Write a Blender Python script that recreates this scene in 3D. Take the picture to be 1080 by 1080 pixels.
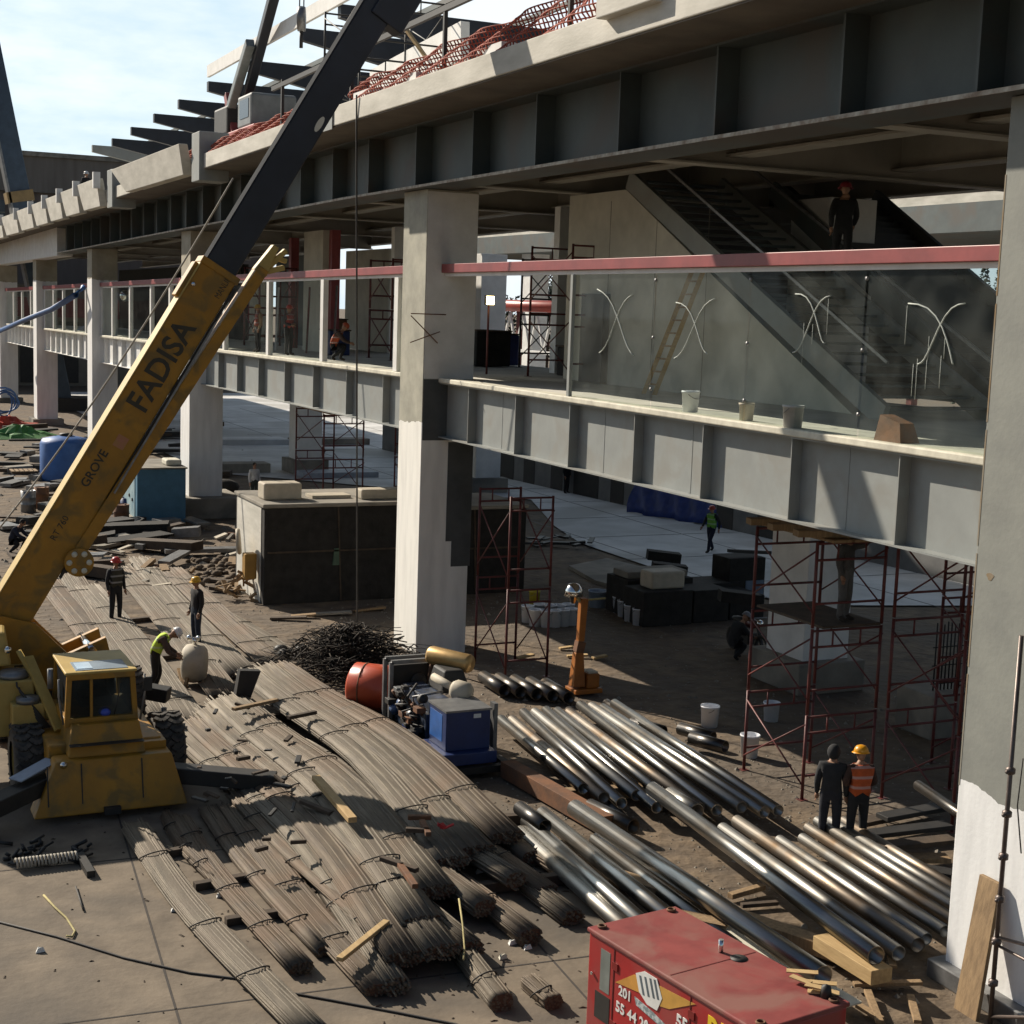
import bpy, bmesh, math, random
from mathutils import Vector, Matrix, Euler
random.seed(7)
PI = math.pi
SC = bpy.context.scene
COL = SC.collection
for o in list(bpy.data.objects): bpy.data.objects.remove(o)

# ------------------------------------------------------------------ camera
FPX, HC = 1580.0, 8.7
def _px(x, y): return Vector((x-540.0, -(y-540.0), -FPX)).normalized()
_Z = -_px(130.0, 12300.0)
_Y = _px(-200.0, 308.0); _Y = (_Y - _Y.dot(_Z)*_Z).normalized()
_X = _Y.cross(_Z)
RM = Matrix((_X, _Y, _Z))
CAM = Vector((0, 0, HC))
cd = bpy.data.cameras.new('camera'); cam = bpy.data.objects.new('camera', cd); COL.objects.link(cam)
cam.matrix_world = Matrix.Translation(CAM) @ RM.to_4x4()
cd.sensor_width = 36; cd.lens = FPX/1080*36; cd.clip_start = .2; cd.clip_end = 6000
SC.camera = cam
def ray(x, y): return RM @ _px(x, y)
def gz(x, y, z=0.0): d = ray(x, y); return CAM + d*((z-HC)/d.z)      # point of the place seen at a photo pixel, at height z
def gx(x, y, X): d = ray(x, y); return CAM + d*(X/d.x)
def gy(x, y, Y): d = ray(x, y); return CAM + d*(Y/d.y)

# ------------------------------------------------------------------ light
SUN = Vector((-1.0, 2.1, 1.45)).normalized()
el = math.asin(SUN.z); az = math.atan2(SUN.x, SUN.y)
w = bpy.data.worlds.new('World'); SC.world = w; w.use_nodes = True
nt = w.node_tree; nt.nodes.clear()
def N(t, **k):
    n = nt.nodes.new(t)
    for a, b in k.items(): setattr(n, a, b)
    return n
sky = N('ShaderNodeTexSky', sky_type='NISHITA', sun_disc=False, sun_elevation=el, sun_rotation=az, air_density=1.0, dust_density=1.6, ozone_density=1.0)
tc = N('ShaderNodeTexCoord'); mp = N('ShaderNodeMapping'); mp.inputs['Scale'].default_value = (1, 1, 3.2)
nz = N('ShaderNodeTexNoise'); nz.inputs['Scale'].default_value = 3.6; nz.inputs['Detail'].default_value = 7; nz.inputs['Roughness'].default_value = .58
cr = N('ShaderNodeValToRGB'); cr.color_ramp.elements[0].position = .36; cr.color_ramp.elements[1].position = .62
mx = N('ShaderNodeMix', data_type='RGBA'); bg = N('ShaderNodeBackground'); ow = N('ShaderNodeOutputWorld')
L = nt.links.new
L(tc.outputs['Generated'], mp.inputs['Vector']); L(mp.outputs[0], nz.inputs['Vector']); L(nz.outputs['Fac'], cr.inputs[0])
dt = N('ShaderNodeVectorMath', operation='DOT_PRODUCT'); dt.inputs[1].default_value = (-.06, .985, .16); L(tc.outputs['Generated'], dt.inputs[0])
mr = N('ShaderNodeMapRange'); mr.inputs[1].default_value = .45; mr.inputs[2].default_value = .88; L(dt.outputs['Value'], mr.inputs[0])
hz = N('ShaderNodeMix', data_type='RGBA'); L(mr.outputs[0], hz.inputs[0]); L(sky.outputs[0], hz.inputs[6]); hz.inputs[7].default_value = (7.6, 10.6, 12.4, 1)
mu = N('ShaderNodeMath', operation='MULTIPLY'); m2 = N('ShaderNodeMath', operation='MULTIPLY'); m2.inputs[1].default_value = .85; L(mr.outputs[0], m2.inputs[0]); L(cr.outputs[0], mu.inputs[0]); L(m2.outputs[0], mu.inputs[1])   # the thin cloud bank lies low in front, towards the sun
L(mu.outputs[0], mx.inputs[0]); L(hz.outputs[2], mx.inputs[6]); bw = N('ShaderNodeRGBToBW'); L(sky.outputs[0], bw.inputs[0]); cm = N('ShaderNodeVectorMath', operation='MULTIPLY_ADD'); cm.inputs[1].default_value = (.5, .5, .5); cm.inputs[2].default_value = (11.4, 12.0, 12.3); L(bw.outputs[0], cm.inputs[0]); L(cm.outputs[0], mx.inputs[7])
L(mx.outputs[2], bg.inputs[0]); bg.inputs[1].default_value = .056; L(bg.outputs[0], ow.inputs[0])
sd = bpy.data.lights.new('sun', 'SUN'); so = bpy.data.objects.new('sun', sd); COL.objects.link(so)
sd.energy = 5.0; sd.angle = math.radians(.5); sd.color = (1, .90, .76)
so.rotation_euler = SUN.to_track_quat('Z', 'Y').to_euler()
SC.view_settings.view_transform = 'Standard'; SC.view_settings.look = 'None'; SC.view_settings.exposure = 0.42; SC.view_settings.gamma = 1

# ------------------------------------------------------------------ materials
def M(name, c, c2=None, scale=3.0, rough=.7, metal=0.0, bump=0.0, bscale=None, stretch=(1, 1, 1), lo=.35, hi=.65, spec=None, detail=6, c3=None, s3=.4):
    m = bpy.data.materials.new(name); m.use_nodes = True; t = m.node_tree; b = t.nodes['Principled BSDF']
    b.inputs['Roughness'].default_value = rough; b.inputs['Metallic'].default_value = metal
    if spec is not None: b.inputs['Specular IOR Level'].default_value = spec
    if c2 is None: c2 = tuple(x*.72 for x in c)
    tc = t.nodes.new('ShaderNodeTexCoord'); mp = t.nodes.new('ShaderNodeMapping'); mp.inputs['Scale'].default_value = stretch
    t.links.new(tc.outputs['Object'], mp.inputs['Vector'])
    n = t.nodes.new('ShaderNodeTexNoise'); n.inputs['Scale'].default_value = scale; n.inputs['Detail'].default_value = detail; n.inputs['Roughness'].default_value = .62
    t.links.new(mp.outputs[0], n.inputs['Vector'])
    r = t.nodes.new('ShaderNodeValToRGB'); r.color_ramp.elements[0].position = lo; r.color_ramp.elements[1].position = hi
    r.color_ramp.elements[0].color = (*c2, 1); r.color_ramp.elements[1].color = (*c, 1)
    t.links.new(n.outputs['Fac'], r.inputs[0]); out = r.outputs[0]
    if c3 is not None:
        n3 = t.nodes.new('ShaderNodeTexNoise'); n3.inputs['Scale'].default_value = s3; n3.inputs['Detail'].default_value = 5; n3.inputs['Distortion'].default_value = .6
        t.links.new(tc.outputs['Object'], n3.inputs['Vector'])
        r3 = t.nodes.new('ShaderNodeValToRGB'); r3.color_ramp.elements[0].position = .48; r3.color_ramp.elements[1].position = .62
        t.links.new(n3.outputs['Fac'], r3.inputs[0])
        x = t.nodes.new('ShaderNodeMix'); x.data_type = 'RGBA'; t.links.new(r3.outputs[0], x.inputs[0]); t.links.new(out, x.inputs[6]); x.inputs[7].default_value = (*c3, 1); out = x.outputs[2]
    t.links.new(out, b.inputs['Base Color'])
    if bump:
        n2 = t.nodes.new('ShaderNodeTexNoise'); n2.inputs['Scale'].default_value = bscale or scale*6; n2.inputs['Detail'].default_value = 5
        t.links.new(mp.outputs[0], n2.inputs['Vector'])
        bp = t.nodes.new('ShaderNodeBump'); bp.inputs['Strength'].default_value = bump; bp.inputs['Distance'].default_value = .09 if name == 'dirt' else .02
        t.links.new(n2.outputs['Fac'], bp.inputs['Height']); t.links.new(bp.outputs[0], b.inputs['Normal'])
    return m
def col_mat(name, low, high, zcut, high2):
    """column paint: white lower coat ending in a ragged edge at height zcut, bare or primed above"""
    m = M(name, high, high2, 1.2, .75, bump=.15, bscale=14); t = m.node_tree; b = t.nodes['Principled BSDF']
    src = b.inputs['Base Color'].links[0].from_socket
    g = t.nodes.new('ShaderNodeNewGeometry'); s = t.nodes.new('ShaderNodeSeparateXYZ'); t.links.new(g.outputs['Position'], s.inputs[0])
    n = t.nodes.new('ShaderNodeTexNoise'); n.inputs['Scale'].default_value = 3.0; n.inputs['Detail'].default_value = 6
    a = t.nodes.new('ShaderNodeMath'); a.operation = 'MULTIPLY_ADD'; a.inputs[1].default_value = .34; t.links.new(n.outputs['Fac'], a.inputs[0]); t.links.new(s.outputs[2], a.inputs[2])
    c = t.nodes.new('ShaderNodeMath'); c.operation = 'GREATER_THAN'; t.links.new(a.outputs[0], c.inputs[0]); c.inputs[1].default_value = zcut+.17
    n4 = t.nodes.new('ShaderNodeTexNoise'); n4.inputs['Scale'].default_value = 2.2; n4.inputs['Detail'].default_value = 8
    mpn = t.nodes.new('ShaderNodeMapping'); mpn.inputs['Scale'].default_value = (2, 2, .35); t.links.new(g.outputs['Position'], mpn.inputs[0]); t.links.new(mpn.outputs[0], n4.inputs['Vector'])
    r4 = t.nodes.new('ShaderNodeValToRGB'); r4.color_ramp.elements[0].position = .3; r4.color_ramp.elements[1].position = .6
    r4.color_ramp.elements[0].color = (*[x*.86 for x in low], 1); r4.color_ramp.elements[1].color = (*low, 1); t.links.new(n4.outputs['Fac'], r4.inputs[0])
    x = t.nodes.new('ShaderNodeMix'); x.data_type = 'RGBA'; t.links.new(c.outputs[0], x.inputs[0]); t.links.new(r4.outputs[0], x.inputs[6]); t.links.new(src, x.inputs[7]); t.links.new(x.outputs[2], b.inputs['Base Color'])
    return m
def glass_mat(name, tint=(.80, .86, .83), dust=.10):
    m = bpy.data.materials.new(name); m.use_nodes = True; t = m.node_tree; t.nodes.clear()
    o = t.nodes.new('ShaderNodeOutputMaterial'); tr = t.nodes.new('ShaderNodeBsdfTransparent'); tr.inputs[0].default_value = (*tint, 1)
    gl = t.nodes.new('ShaderNodeBsdfGlossy'); gl.inputs['Roughness'].default_value = .03; gl.inputs[0].default_value = (.9, .95, .95, 1)
    fr = t.nodes.new('ShaderNodeFresnel'); fr.inputs[0].default_value = 1.12
    a = t.nodes.new('ShaderNodeMixShader'); ge = t.nodes.new('ShaderNodeNewGeometry'); iv = t.nodes.new('ShaderNodeMath'); iv.operation = 'SUBTRACT'; iv.inputs[0].default_value = 1; t.links.new(ge.outputs['Backfacing'], iv.inputs[1]); ml = t.nodes.new('ShaderNodeMath'); ml.operation = 'MULTIPLY'; t.links.new(fr.outputs[0], ml.inputs[0]); t.links.new(iv.outputs[0], ml.inputs[1]); t.links.new(ml.outputs[0], a.inputs[0]); t.links.new(tr.outputs[0], a.inputs[1]); t.links.new(gl.outputs[0], a.inputs[2])
    df = t.nodes.new('ShaderNodeBsdfDiffuse'); df.inputs[0].default_value = (.45, .47, .44, 1)
    n = t.nodes.new('ShaderNodeTexNoise'); n.inputs['Scale'].default_value = 1.6; n.inputs['Detail'].default_value = 7
    tc = t.nodes.new('ShaderNodeTexCoord'); t.links.new(tc.outputs['Object'], n.inputs['Vector'])
    mr = t.nodes.new('ShaderNodeMapRange'); mr.inputs[1].default_value = .35; mr.inputs[2].default_value = .75; mr.inputs[3].default_value = dust*.25; mr.inputs[4].default_value = dust*1.9
    t.links.new(n.outputs['Fac'], mr.inputs[0])
    b = t.nodes.new('ShaderNodeMixShader'); t.links.new(mr.outputs[0], b.inputs[0]); t.links.new(a.outputs[0], b.inputs[1]); t.links.new(df.outputs[0], b.inputs[2]); t.links.new(b.outputs[0], o.inputs[0])
    return m
def emis(name, c, s):
    m = bpy.data.materials.new(name); m.use_nodes = True; b = m.node_tree.nodes['Principled BSDF']
    b.inputs['Emission Color'].default_value = (*c, 1); b.inputs['Emission Strength'].default_value = s; return m

dirt = M('dirt', (.18, .13, .082), (.085, .062, .042), 1.6, .95, bump=1.0, bscale=3.2, c3=(.115, .09, .066), s3=.2, detail=10)
pave = M('pavement', (.205, .162, .115), (.11, .085, .06), 1.3, .9, bump=.45, bscale=9, c3=(.105, .086, .066), s3=.33, detail=12, lo=.3, hi=.62)
plaza_m = M('plaza_concrete', (.66, .655, .64), (.46, .455, .44), .45, .85, bump=.1, c3=(.40, .39, .365), s3=.13, detail=9)
white_p = M('white_paint', (.78, .77, .74), (.66, .65, .62), 1.6, .6)
colA = col_mat('column_primer_over_white', (.84, .84, .83), (.26, .265, .235), 2.75, (.21, .215, .195))
colB = col_mat('column_concrete_over_white', (.86, .84, .78), (.42, .40, .32), 5.85, (.27, .26, .21))
colC = col_mat('column_white', (.78, .77, .75), (.40, .36, .28), 9.6, (.3, .27, .2))
patch = M('dark_grey_paint', (.085, .09, .09), (.06, .065, .065), 2, .6)
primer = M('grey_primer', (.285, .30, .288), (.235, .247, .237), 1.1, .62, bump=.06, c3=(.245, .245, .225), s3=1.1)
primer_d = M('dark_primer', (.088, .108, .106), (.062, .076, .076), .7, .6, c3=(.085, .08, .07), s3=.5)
under_m = M('tan_primer_beam', (.36, .33, .28), (.28, .26, .22), .8, .7)
conc = M('concrete', (.64, .61, .54), (.46, .44, .38), .9, .88, bump=.2, bscale=10, stretch=(1, .6, 2.2))
conc_d = M('old_concrete', (.30, .27, .22), (.20, .18, .15), 1.0, .9, bump=.3, bscale=9, c3=(.16, .145, .12), s3=.6)
conc_wall = M('stair_wall_concrete', (.66, .63, .54), (.48, .46, .39), .7, .88, bump=.15)
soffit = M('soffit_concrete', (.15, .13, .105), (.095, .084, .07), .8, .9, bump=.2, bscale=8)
red_rail = M('oxide_red_paint', (.30, .058, .056), (.22, .042, .042), 2, .45)
cream = M('cream_edge', (.72, .68, .55), (.5, .47, .38), 2.5, .7)
glass = glass_mat('dusty_glass', (.94, .965, .95), .032); glass2 = glass_mat('clear_glass', (.95, .97, .96), .012)
chalk = M('whitewash_mark', (.52, .55, .51), (.38, .41, .38), 9, .9)
yel = M('crane_yellow', (.43, .205, .012), (.32, .15, .01), 1.2, .55, bump=.05, c3=(.22, .125, .022), s3=2.4)
yel_l = M('pale_yellow', (.52, .36, .10), (.40, .27, .07), 2, .55)
navy = M('dark_boom_paint', (.022, .026, .036), (.015, .017, .022), 1.5, .5)
black = M('black_steel', (.018, .017, .016), (.03, .026, .022), 4, .6)
rubber = M('tyre_rubber', (.045, .041, .037), (.095, .082, .066), 5, .85)
darkglass = M('cab_glass', (.02, .025, .03), (.03, .035, .04), 2, .12)
rebar_ms = [M('rebar_steel_'+k, c, c2, 2.2, .72, .35, bump=.25, bscale=30, stretch=(6, .5, 6), c3=c3, s3=.7) for k, c, c2, c3 in (
    ('grey', (.175, .145, .105), (.092, .075, .055), (.135, .10, .068)), ('brown', (.155, .12, .082), (.08, .06, .044), (.13, .088, .056)), ('pale', (.20, .168, .125), (.11, .092, .068), (.145, .118, .088)))]
pipe_ms = [M('steel_pipe_'+k, c, c2, 1.6, r, 1.0, stretch=(3, .25, 3), bump=.04, c3=c3, s3=.9) for k, c, c2, r, c3 in (
    ('bright', (.43, .425, .40), (.24, .232, .215), .30, (.30, .27, .23)), ('dull', (.36, .352, .33), (.22, .212, .195), .46, (.25, .22, .18)), ('dark', (.13, .125, .12), (.08, .075, .07), .38, (.11, .09, .07)), ('rusted', (.32, .29, .25), (.18, .15, .12), .48, (.22, .155, .10)))]
wood = M('rough_timber', (.33, .22, .115), (.20, .13, .068), 2.5, .85, stretch=(6, 6, .7), bump=.2)
wood_y = M('fresh_timber', (.52, .36, .17), (.38, .25, .11), 3, .8, stretch=(6, .8, 6))
wood_d = M('dark_timber', (.09, .062, .04), (.05, .036, .025), 3, .9, bump=.3)
rust = M('rusty_steel', (.20, .085, .035), (.11, .055, .03), 4, .8, bump=.2)
scaf_red = M('scaffold_red', (.15, .03, .026), (.08, .022, .02), 5, .55)
galv = M('scaffold_tube', (.16, .125, .11), (.10, .08, .07), 6, .45, .5)
red_gen = M('generator_red', (.40, .022, .022), (.30, .02, .02), 1.6, .42, c3=(.30, .05, .045), s3=1.1)
tank_red = M('tank_orange_red', (.52, .085, .03), (.42, .06, .025), 2, .32)
blue_p = M('machine_blue', (.015, .035, .13), (.012, .025, .09), 2, .45)
blue_l = M('cabinet_blue', (.075, .20, .30), (.055, .15, .22), 2, .55)
blue_b = M('barrel_blue', (.05, .15, .42), (.035, .11, .32), 2, .5)
tarp_m = M('tarpaulin_blue', (.02, .05, .24), (.012, .03, .15), 2, .5, bump=.6, bscale=5)
bucket_m = M('white_plastic', (.86, .87, .90), (.76, .77, .8), 3, .5)
grey_s = M('grey_metal', (.27, .27, .27), (.17, .17, .17), 4, .45, .6)
pale_t = M('pale_tan', (.50, .44, .34), (.40, .35, .27), 3, .7)
orange = M('machine_orange', (.40, .13, .012), (.28, .09, .012), 3, .55)
chrome = M('polished_metal', (.8, .8, .78), (.7, .7, .68), 3, .12, 1.0)
net_m = M('orange_net', (.40, .085, .045), (.26, .05, .03), 6, .8)
yellow_t = M('yellow_lettering', (.75, .52, .02), (.68, .46, .02), 3, .5)
letter_w = M('white_lettering', (.75, .75, .72), (.66, .66, .63), 5, .6)
letter_d = M('dark_lettering', (.035, .028, .018), (.05, .04, .02), 5, .6)
hose_b = M('hose_blue', (.03, .10, .26), (.02, .07, .2), 3, .5)
rope_m = M('pale_rope', (.45, .42, .36), (.35, .32, .27), 8, .9)
rope_y = M('yellow_rope', (.42, .36, .17), (.32, .27, .12), 8, .9)
cable_m = M('black_cable', (.025, .022, .02), (.04, .035, .03), 5, .7)
mesh_wall = M('formwork_dark', (.028, .025, .021), (.014, .012, .01), 3, .9, bump=.5, bscale=16)
lamp_on = emis('lamp_glow', (1, .78, .35), 9)
leafm = M('dark_leaves', (.035, .055, .035), (.02, .035, .022), 4, .9)
bark = M('bark', (.08, .06, .045), None, 5, .9)
brick = M('brown_facade', (.16, .125, .105), (.12, .095, .08), .25, .9, stretch=(3, 1, .6))
facade_t = M('top_band_facade', (.20, .175, .15), (.15, .13, .11), .3, .9, stretch=(4, 1, .3))
skin_m = M('skin', (.33, .18, .11), (.28, .15, .09), 6, .6)
C_ = {}
def cloth(c):
    k = tuple(round(x, 3) for x in c)
    if k not in C_: C_[k] = M('cloth', c, tuple(x*.7 for x in c), 7, .9, bump=.25, bscale=22)
    return C_[k]

# ------------------------------------------------------------------ mesh building
class MB:
    def __init__(s): s.v = []; s.f = []; s.mi = []; s.sm = []; s.m = 0
    def add(s, vs, fs, smooth=False):
        o = len(s.v); s.v += [tuple(v) for v in vs]
        for f in fs: s.f.append(tuple(i+o for i in f)); s.mi.append(s.m); s.sm.append(smooth)
        return s
    def hexa(s, p): return s.add(p, [(0, 3, 2, 1), (4, 5, 6, 7), (0, 1, 5, 4), (1, 2, 6, 5), (2, 3, 7, 6), (3, 0, 4, 7)])
    def box(s, a, b):
        (x0, y0, z0), (x1, y1, z1) = [(min(a[i], b[i]) for i in range(3)) for _ in (0,)][0], [(max(a[i], b[i]) for i in range(3)) for _ in (0,)][0]
        return s.hexa([(x0, y0, z0), (x1, y0, z0), (x1, y1, z0), (x0, y1, z0), (x0, y0, z1), (x1, y0, z1), (x1, y1, z1), (x0, y1, z1)])
    def bar(s, p, q, wd, ht, up=(0, 0, 1), w2=None, h2=None):
        p = Vector(p); q = Vector(q); d = (q-p).normalized(); u = Vector(up)
        if abs(d.dot(u)) > .98: u = Vector((0, 1, 0)) if abs(d.y) < .9 else Vector((1, 0, 0))
        r = d.cross(u).normalized(); u = r.cross(d); w2 = wd if w2 is None else w2; h2 = ht if h2 is None else h2
        vs = [c+r*(a*ww/2)+u*(b*hh/2) for c, ww, hh in ((p, wd, ht), (q, w2, h2)) for a, b in ((-1, -1), (1, -1), (1, 1), (-1, 1))]
        return s.add(vs, [(0, 3, 2, 1), (4, 5, 6, 7), (0, 1, 5, 4), (1, 2, 6, 5), (2, 3, 7, 6), (3, 0, 4, 7)][::1])
    def path(s, pts, r, n=8, caps=True, smooth=True, rs=None):
        pts = [Vector(p) for p in pts]; k = len(pts); vs = []; u = None
        for i, p in enumerate(pts):
            d = (pts[min(i+1, k-1)]-pts[max(i-1, 0)]).normalized()
            if u is None: u = d.orthogonal().normalized()
            u = (u-d*u.dot(d)).normalized(); v = d.cross(u); rr = rs[i] if rs else r
            vs += [p+(u*math.cos(2*PI*j/n)+v*math.sin(2*PI*j/n))*rr for j in range(n)]
        fs = [(i*n+j, i*n+(j+1) % n, (i+1)*n+(j+1) % n, (i+1)*n+j) for i in range(k-1) for j in range(n)]
        s.add(vs, fs, smooth)
        if caps: s.add(vs[:n], [tuple(range(n))[::-1]]); s.add(vs[-n:], [tuple(range(n))])
        return s
    def tube(s, p, q, r, n=8, r2=None, smooth=True): return s.path([p, q], r, n, True, smooth, [r, r if r2 is None else r2])
    def pipe(s, p, q, r, t=.012, n=14):
        p = Vector(p); q = Vector(q); d = (q-p).normalized(); u = d.orthogonal().normalized(); v = d.cross(u)
        ring = lambda c, rr: [c+(u*math.cos(2*PI*j/n)+v*math.sin(2*PI*j/n))*rr for j in range(n)]
        vs = ring(p, r)+ring(q, r)+ring(q, r-t)+ring(p, r-t)
        f = []
        for a, sm in ((0, 1), (1, 0), (2, 1), (3, 0)):
            b = (a+1) % 4
            s.add(vs, [], False); o = len(s.v)-len(vs)
            for j in range(n): s.f.append((o+a*n+j, o+a*n+(j+1) % n, o+b*n+(j+1) % n, o+b*n+j)); s.mi.append(s.m); s.sm.append(bool(sm))
        return s
    def lathe(s, prof, base=(0, 0, 0), n=16, axis=(0, 0, 1), smooth=True):
        b = Vector(base); a = Vector(axis).normalized(); u = a.orthogonal().normalized(); v = a.cross(u); k = len(prof)
        vs = [b+a*z+(u*math.cos(2*PI*j/n)+v*math.sin(2*PI*j/n))*max(r, 1e-4) for r, z in prof for j in range(n)]
        return s.add(vs, [(i*n+j, i*n+(j+1) % n, (i+1)*n+(j+1) % n, (i+1)*n+j) for i in range(k-1) for j in range(n)], smooth)
    def prism(s, poly, off):
        k = len(poly); off = Vector(off); a = [Vector(p) for p in poly]
        return s.add(a+[p+off for p in a], [tuple(range(k))[::-1], tuple(range(k, 2*k))]+[(i, (i+1) % k, k+(i+1) % k, k+i) for i in range(k)])
    def ball(s, c, r, n=12, m=8, sc=(1, 1, 1)):
        c = Vector(c); vs = []
        for i in range(m+1):
            th = PI*i/m
            for j in range(n): ph = 2*PI*j/n; vs.append(c+Vector((r*sc[0]*math.sin(th)*math.cos(ph), r*sc[1]*math.sin(th)*math.sin(ph), r*sc[2]*math.cos(th))))
        return s.add(vs, [(i*n+j, (i+1)*n+j, (i+1)*n+(j+1) % n, i*n+(j+1) % n) for i in range(m) for j in range(n)], True)
    def build(s, name, mats, parent=None, base=None, bevel=0.0, weld=False):
        if not isinstance(mats, (list, tuple)): mats = [mats]
        off = Vector((0, 0, 0)); p = parent
        while p is not None: off += p.location; p = p.parent
        if base is not None: b = Vector(base)
        else: b = Vector((0, 0, 0))
        me = bpy.data.meshes.new(name); t = off+b
        me.from_pydata([(v[0]-t.x, v[1]-t.y, v[2]-t.z) for v in s.v], [], s.f)
        for m in mats: me.materials.append(m)
        me.polygons.foreach_set('material_index', s.mi); me.polygons.foreach_set('use_smooth', s.sm)
        bm = bmesh.new(); bm.from_mesh(me)
        bmesh.ops.remove_doubles(bm, verts=bm.verts, dist=1e-5)
        bmesh.ops.recalc_face_normals(bm, faces=bm.faces); bm.to_mesh(me); bm.free()
        o = bpy.data.objects.new(name, me); COL.objects.link(o); o.parent = parent
        if base is not None: o.location = b
        if bevel:
            md = o.modifiers.new('bevel', 'BEVEL'); md.width = bevel; md.segments = 2; md.limit_method = 'ANGLE'; md.angle_limit = .7
        return o
def tag(o, label=None, cat=None, group=None, kind=None):
    if label: o['label'] = label
    if cat: o['category'] = cat
    if group: o['group'] = group
    if kind: o['kind'] = kind
    return o
def thing(name, label, cat, loc=(0, 0, 0), group=None):
    o = bpy.data.objects.new(name, None); COL.objects.link(o); o.location = loc; o.empty_display_size = .2
    return tag(o, label, cat, group)
def copy_tree(o, parent=None):
    c = o.copy(); COL.objects.link(c); c.parent = parent
    for ch in list(o.children): copy_tree(ch, c)
    return c
def dup(o, loc, rz=None, label=None, group=None):
    c = copy_tree(o); c.location = loc
    if rz is not None: c.rotation_euler = (0, 0, rz)
    if label: c['label'] = label
    if group: c['group'] = group
    return c
def text(name, body, size, mat, parent, origin, right, up, extrude=.004, align='LEFT', sx=1.0, bold=0.0):
    """lettering lying on a surface: origin, reading direction and up direction in the parent's own coordinates"""
    cu = bpy.data.curves.new('t', 'FONT'); cu.body = body; cu.size = size; cu.extrude = extrude; cu.align_x = align; cu.offset = bold; cu.resolution_u = 3
    ob = bpy.data.objects.new('t', cu); COL.objects.link(ob)
    dg = bpy.context.evaluated_depsgraph_get(); me = bpy.data.meshes.new_from_object(ob.evaluated_get(dg)); bpy.data.objects.remove(ob)
    me.name = name; me.materials.clear(); me.materials.append(mat)
    o = bpy.data.objects.new(name, me); COL.objects.link(o); o.parent = parent
    r = Vector(right).normalized(); u = Vector(up).normalized(); u = (u-r*u.dot(r)).normalized(); n = r.cross(u)
    m = Matrix((r*sx, u, n)).transposed().to_4x4(); m.translation = Vector(origin); o.matrix_local = m
    return o
def zs(Y): return -.008*max(0.0, Y-40.0)          # the viaduct falls gently towards the far end
def rnd(a, b): return random.uniform(a, b)

# ------------------------------------------------------------------ ground
g = MB(); g.add([(-1500, -60, 0), (1500, -60, 0), (1500, 3000, 0), (-1500, 3000, 0)], [(0, 1, 2, 3)]); tag(g.build('ground', dirt), kind='structure')
g = MB()
edge = []
for i in range(46): edge.append((10.9+.5*math.sin(i*.9)+.25*math.sin(i*2.3)-.03*max(0, i-20), -4+i*.9, .004))
g.add([(-60, -4, .004)]+edge+[(-60, 36.5, .004)], [tuple(range(48))]); tag(g.build('pavement', pave), kind='structure')
g = MB()
for p in ((5.3, 13.5, 21), (1.0, 13, 22)): pass
joint = M('joint_dark', (.06, .05, .042), None, 5, .95)
for (x0, y0, x1, y1) in ((-6, 18.3, 10.6, 17.0), (3.4, 12, 4.6, 26), (-6, 23.5, 10.4, 22.4), (8.3, 10, 9.0, 18.5)):
    g.bar((x0, y0, .006), (x1, y1, .006), .03, .004)
tag(g.build('pavement_joints', joint), kind='structure')
pl = [gz(560, 528), gz(585, 556), gz(612, 574), gz(700, 604), gz(760, 628), gz(900, 640)]
g = MB(); g.add([(p.x, p.y, .05) for p in pl]+[(60, 28, .05), (70, 140, .05), (18, 140, .05), (18, 75, .05)], [tuple(range(10))]); tag(g.build('plaza', plaza_m), kind='structure')
g = MB()
for k in range(9): g.bar((27+k*4.5, 34, .055), (27+k*4.5, 120, .055), .05, .004)
for k in range(16): g.bar((25.8, 41+k*5, .057), (62, 41+k*5, .057), .05, .004)
tag(g.build('plaza_joints', M('plaza_joint', (.16, .155, .15), None, 3, .9)), kind='structure')
g = MB(); k = [gz(600, 600), gz(640, 592), gz(700, 607), gz(718, 622), gz(690, 632), gz(628, 616)]
g.prism([(p.x, p.y, .0) for p in k], (0, 0, .12)); tag(g.build('concrete_apron', conc_d), kind='structure')
# rubble and small stones on the dirt
g = MB()
for i in range(5200):
    if i % 3 == 0: x, y = rnd(14, 24), rnd(20, 42)
    elif i % 3 == 1: x, y = rnd(5, 16), rnd(34, 70)
    else: x, y = rnd(10, 17), rnd(14, 33)
    r = rnd(.01, .035)*(2.2 if random.random() < .06 else 1); a = rnd(0, 6.28)
    vs = [Vector((x+r*rnd(.7, 1.2)*math.cos(a+q*2*PI/4), y+r*rnd(.7, 1.2)*math.sin(a+q*2*PI/4), 0)) for q in range(4)]+[Vector((x, y, r*rnd(.6, 1.0)))]
    g.add(vs, [(0, 1, 4), (1, 2, 4), (2, 3, 4), (3, 0, 4)])
tag(g.build('rubble_stones', conc_d), 'loose stones and crumbs of rubble scattered over the bare dirt', 'rubble', kind='stuff')

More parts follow.
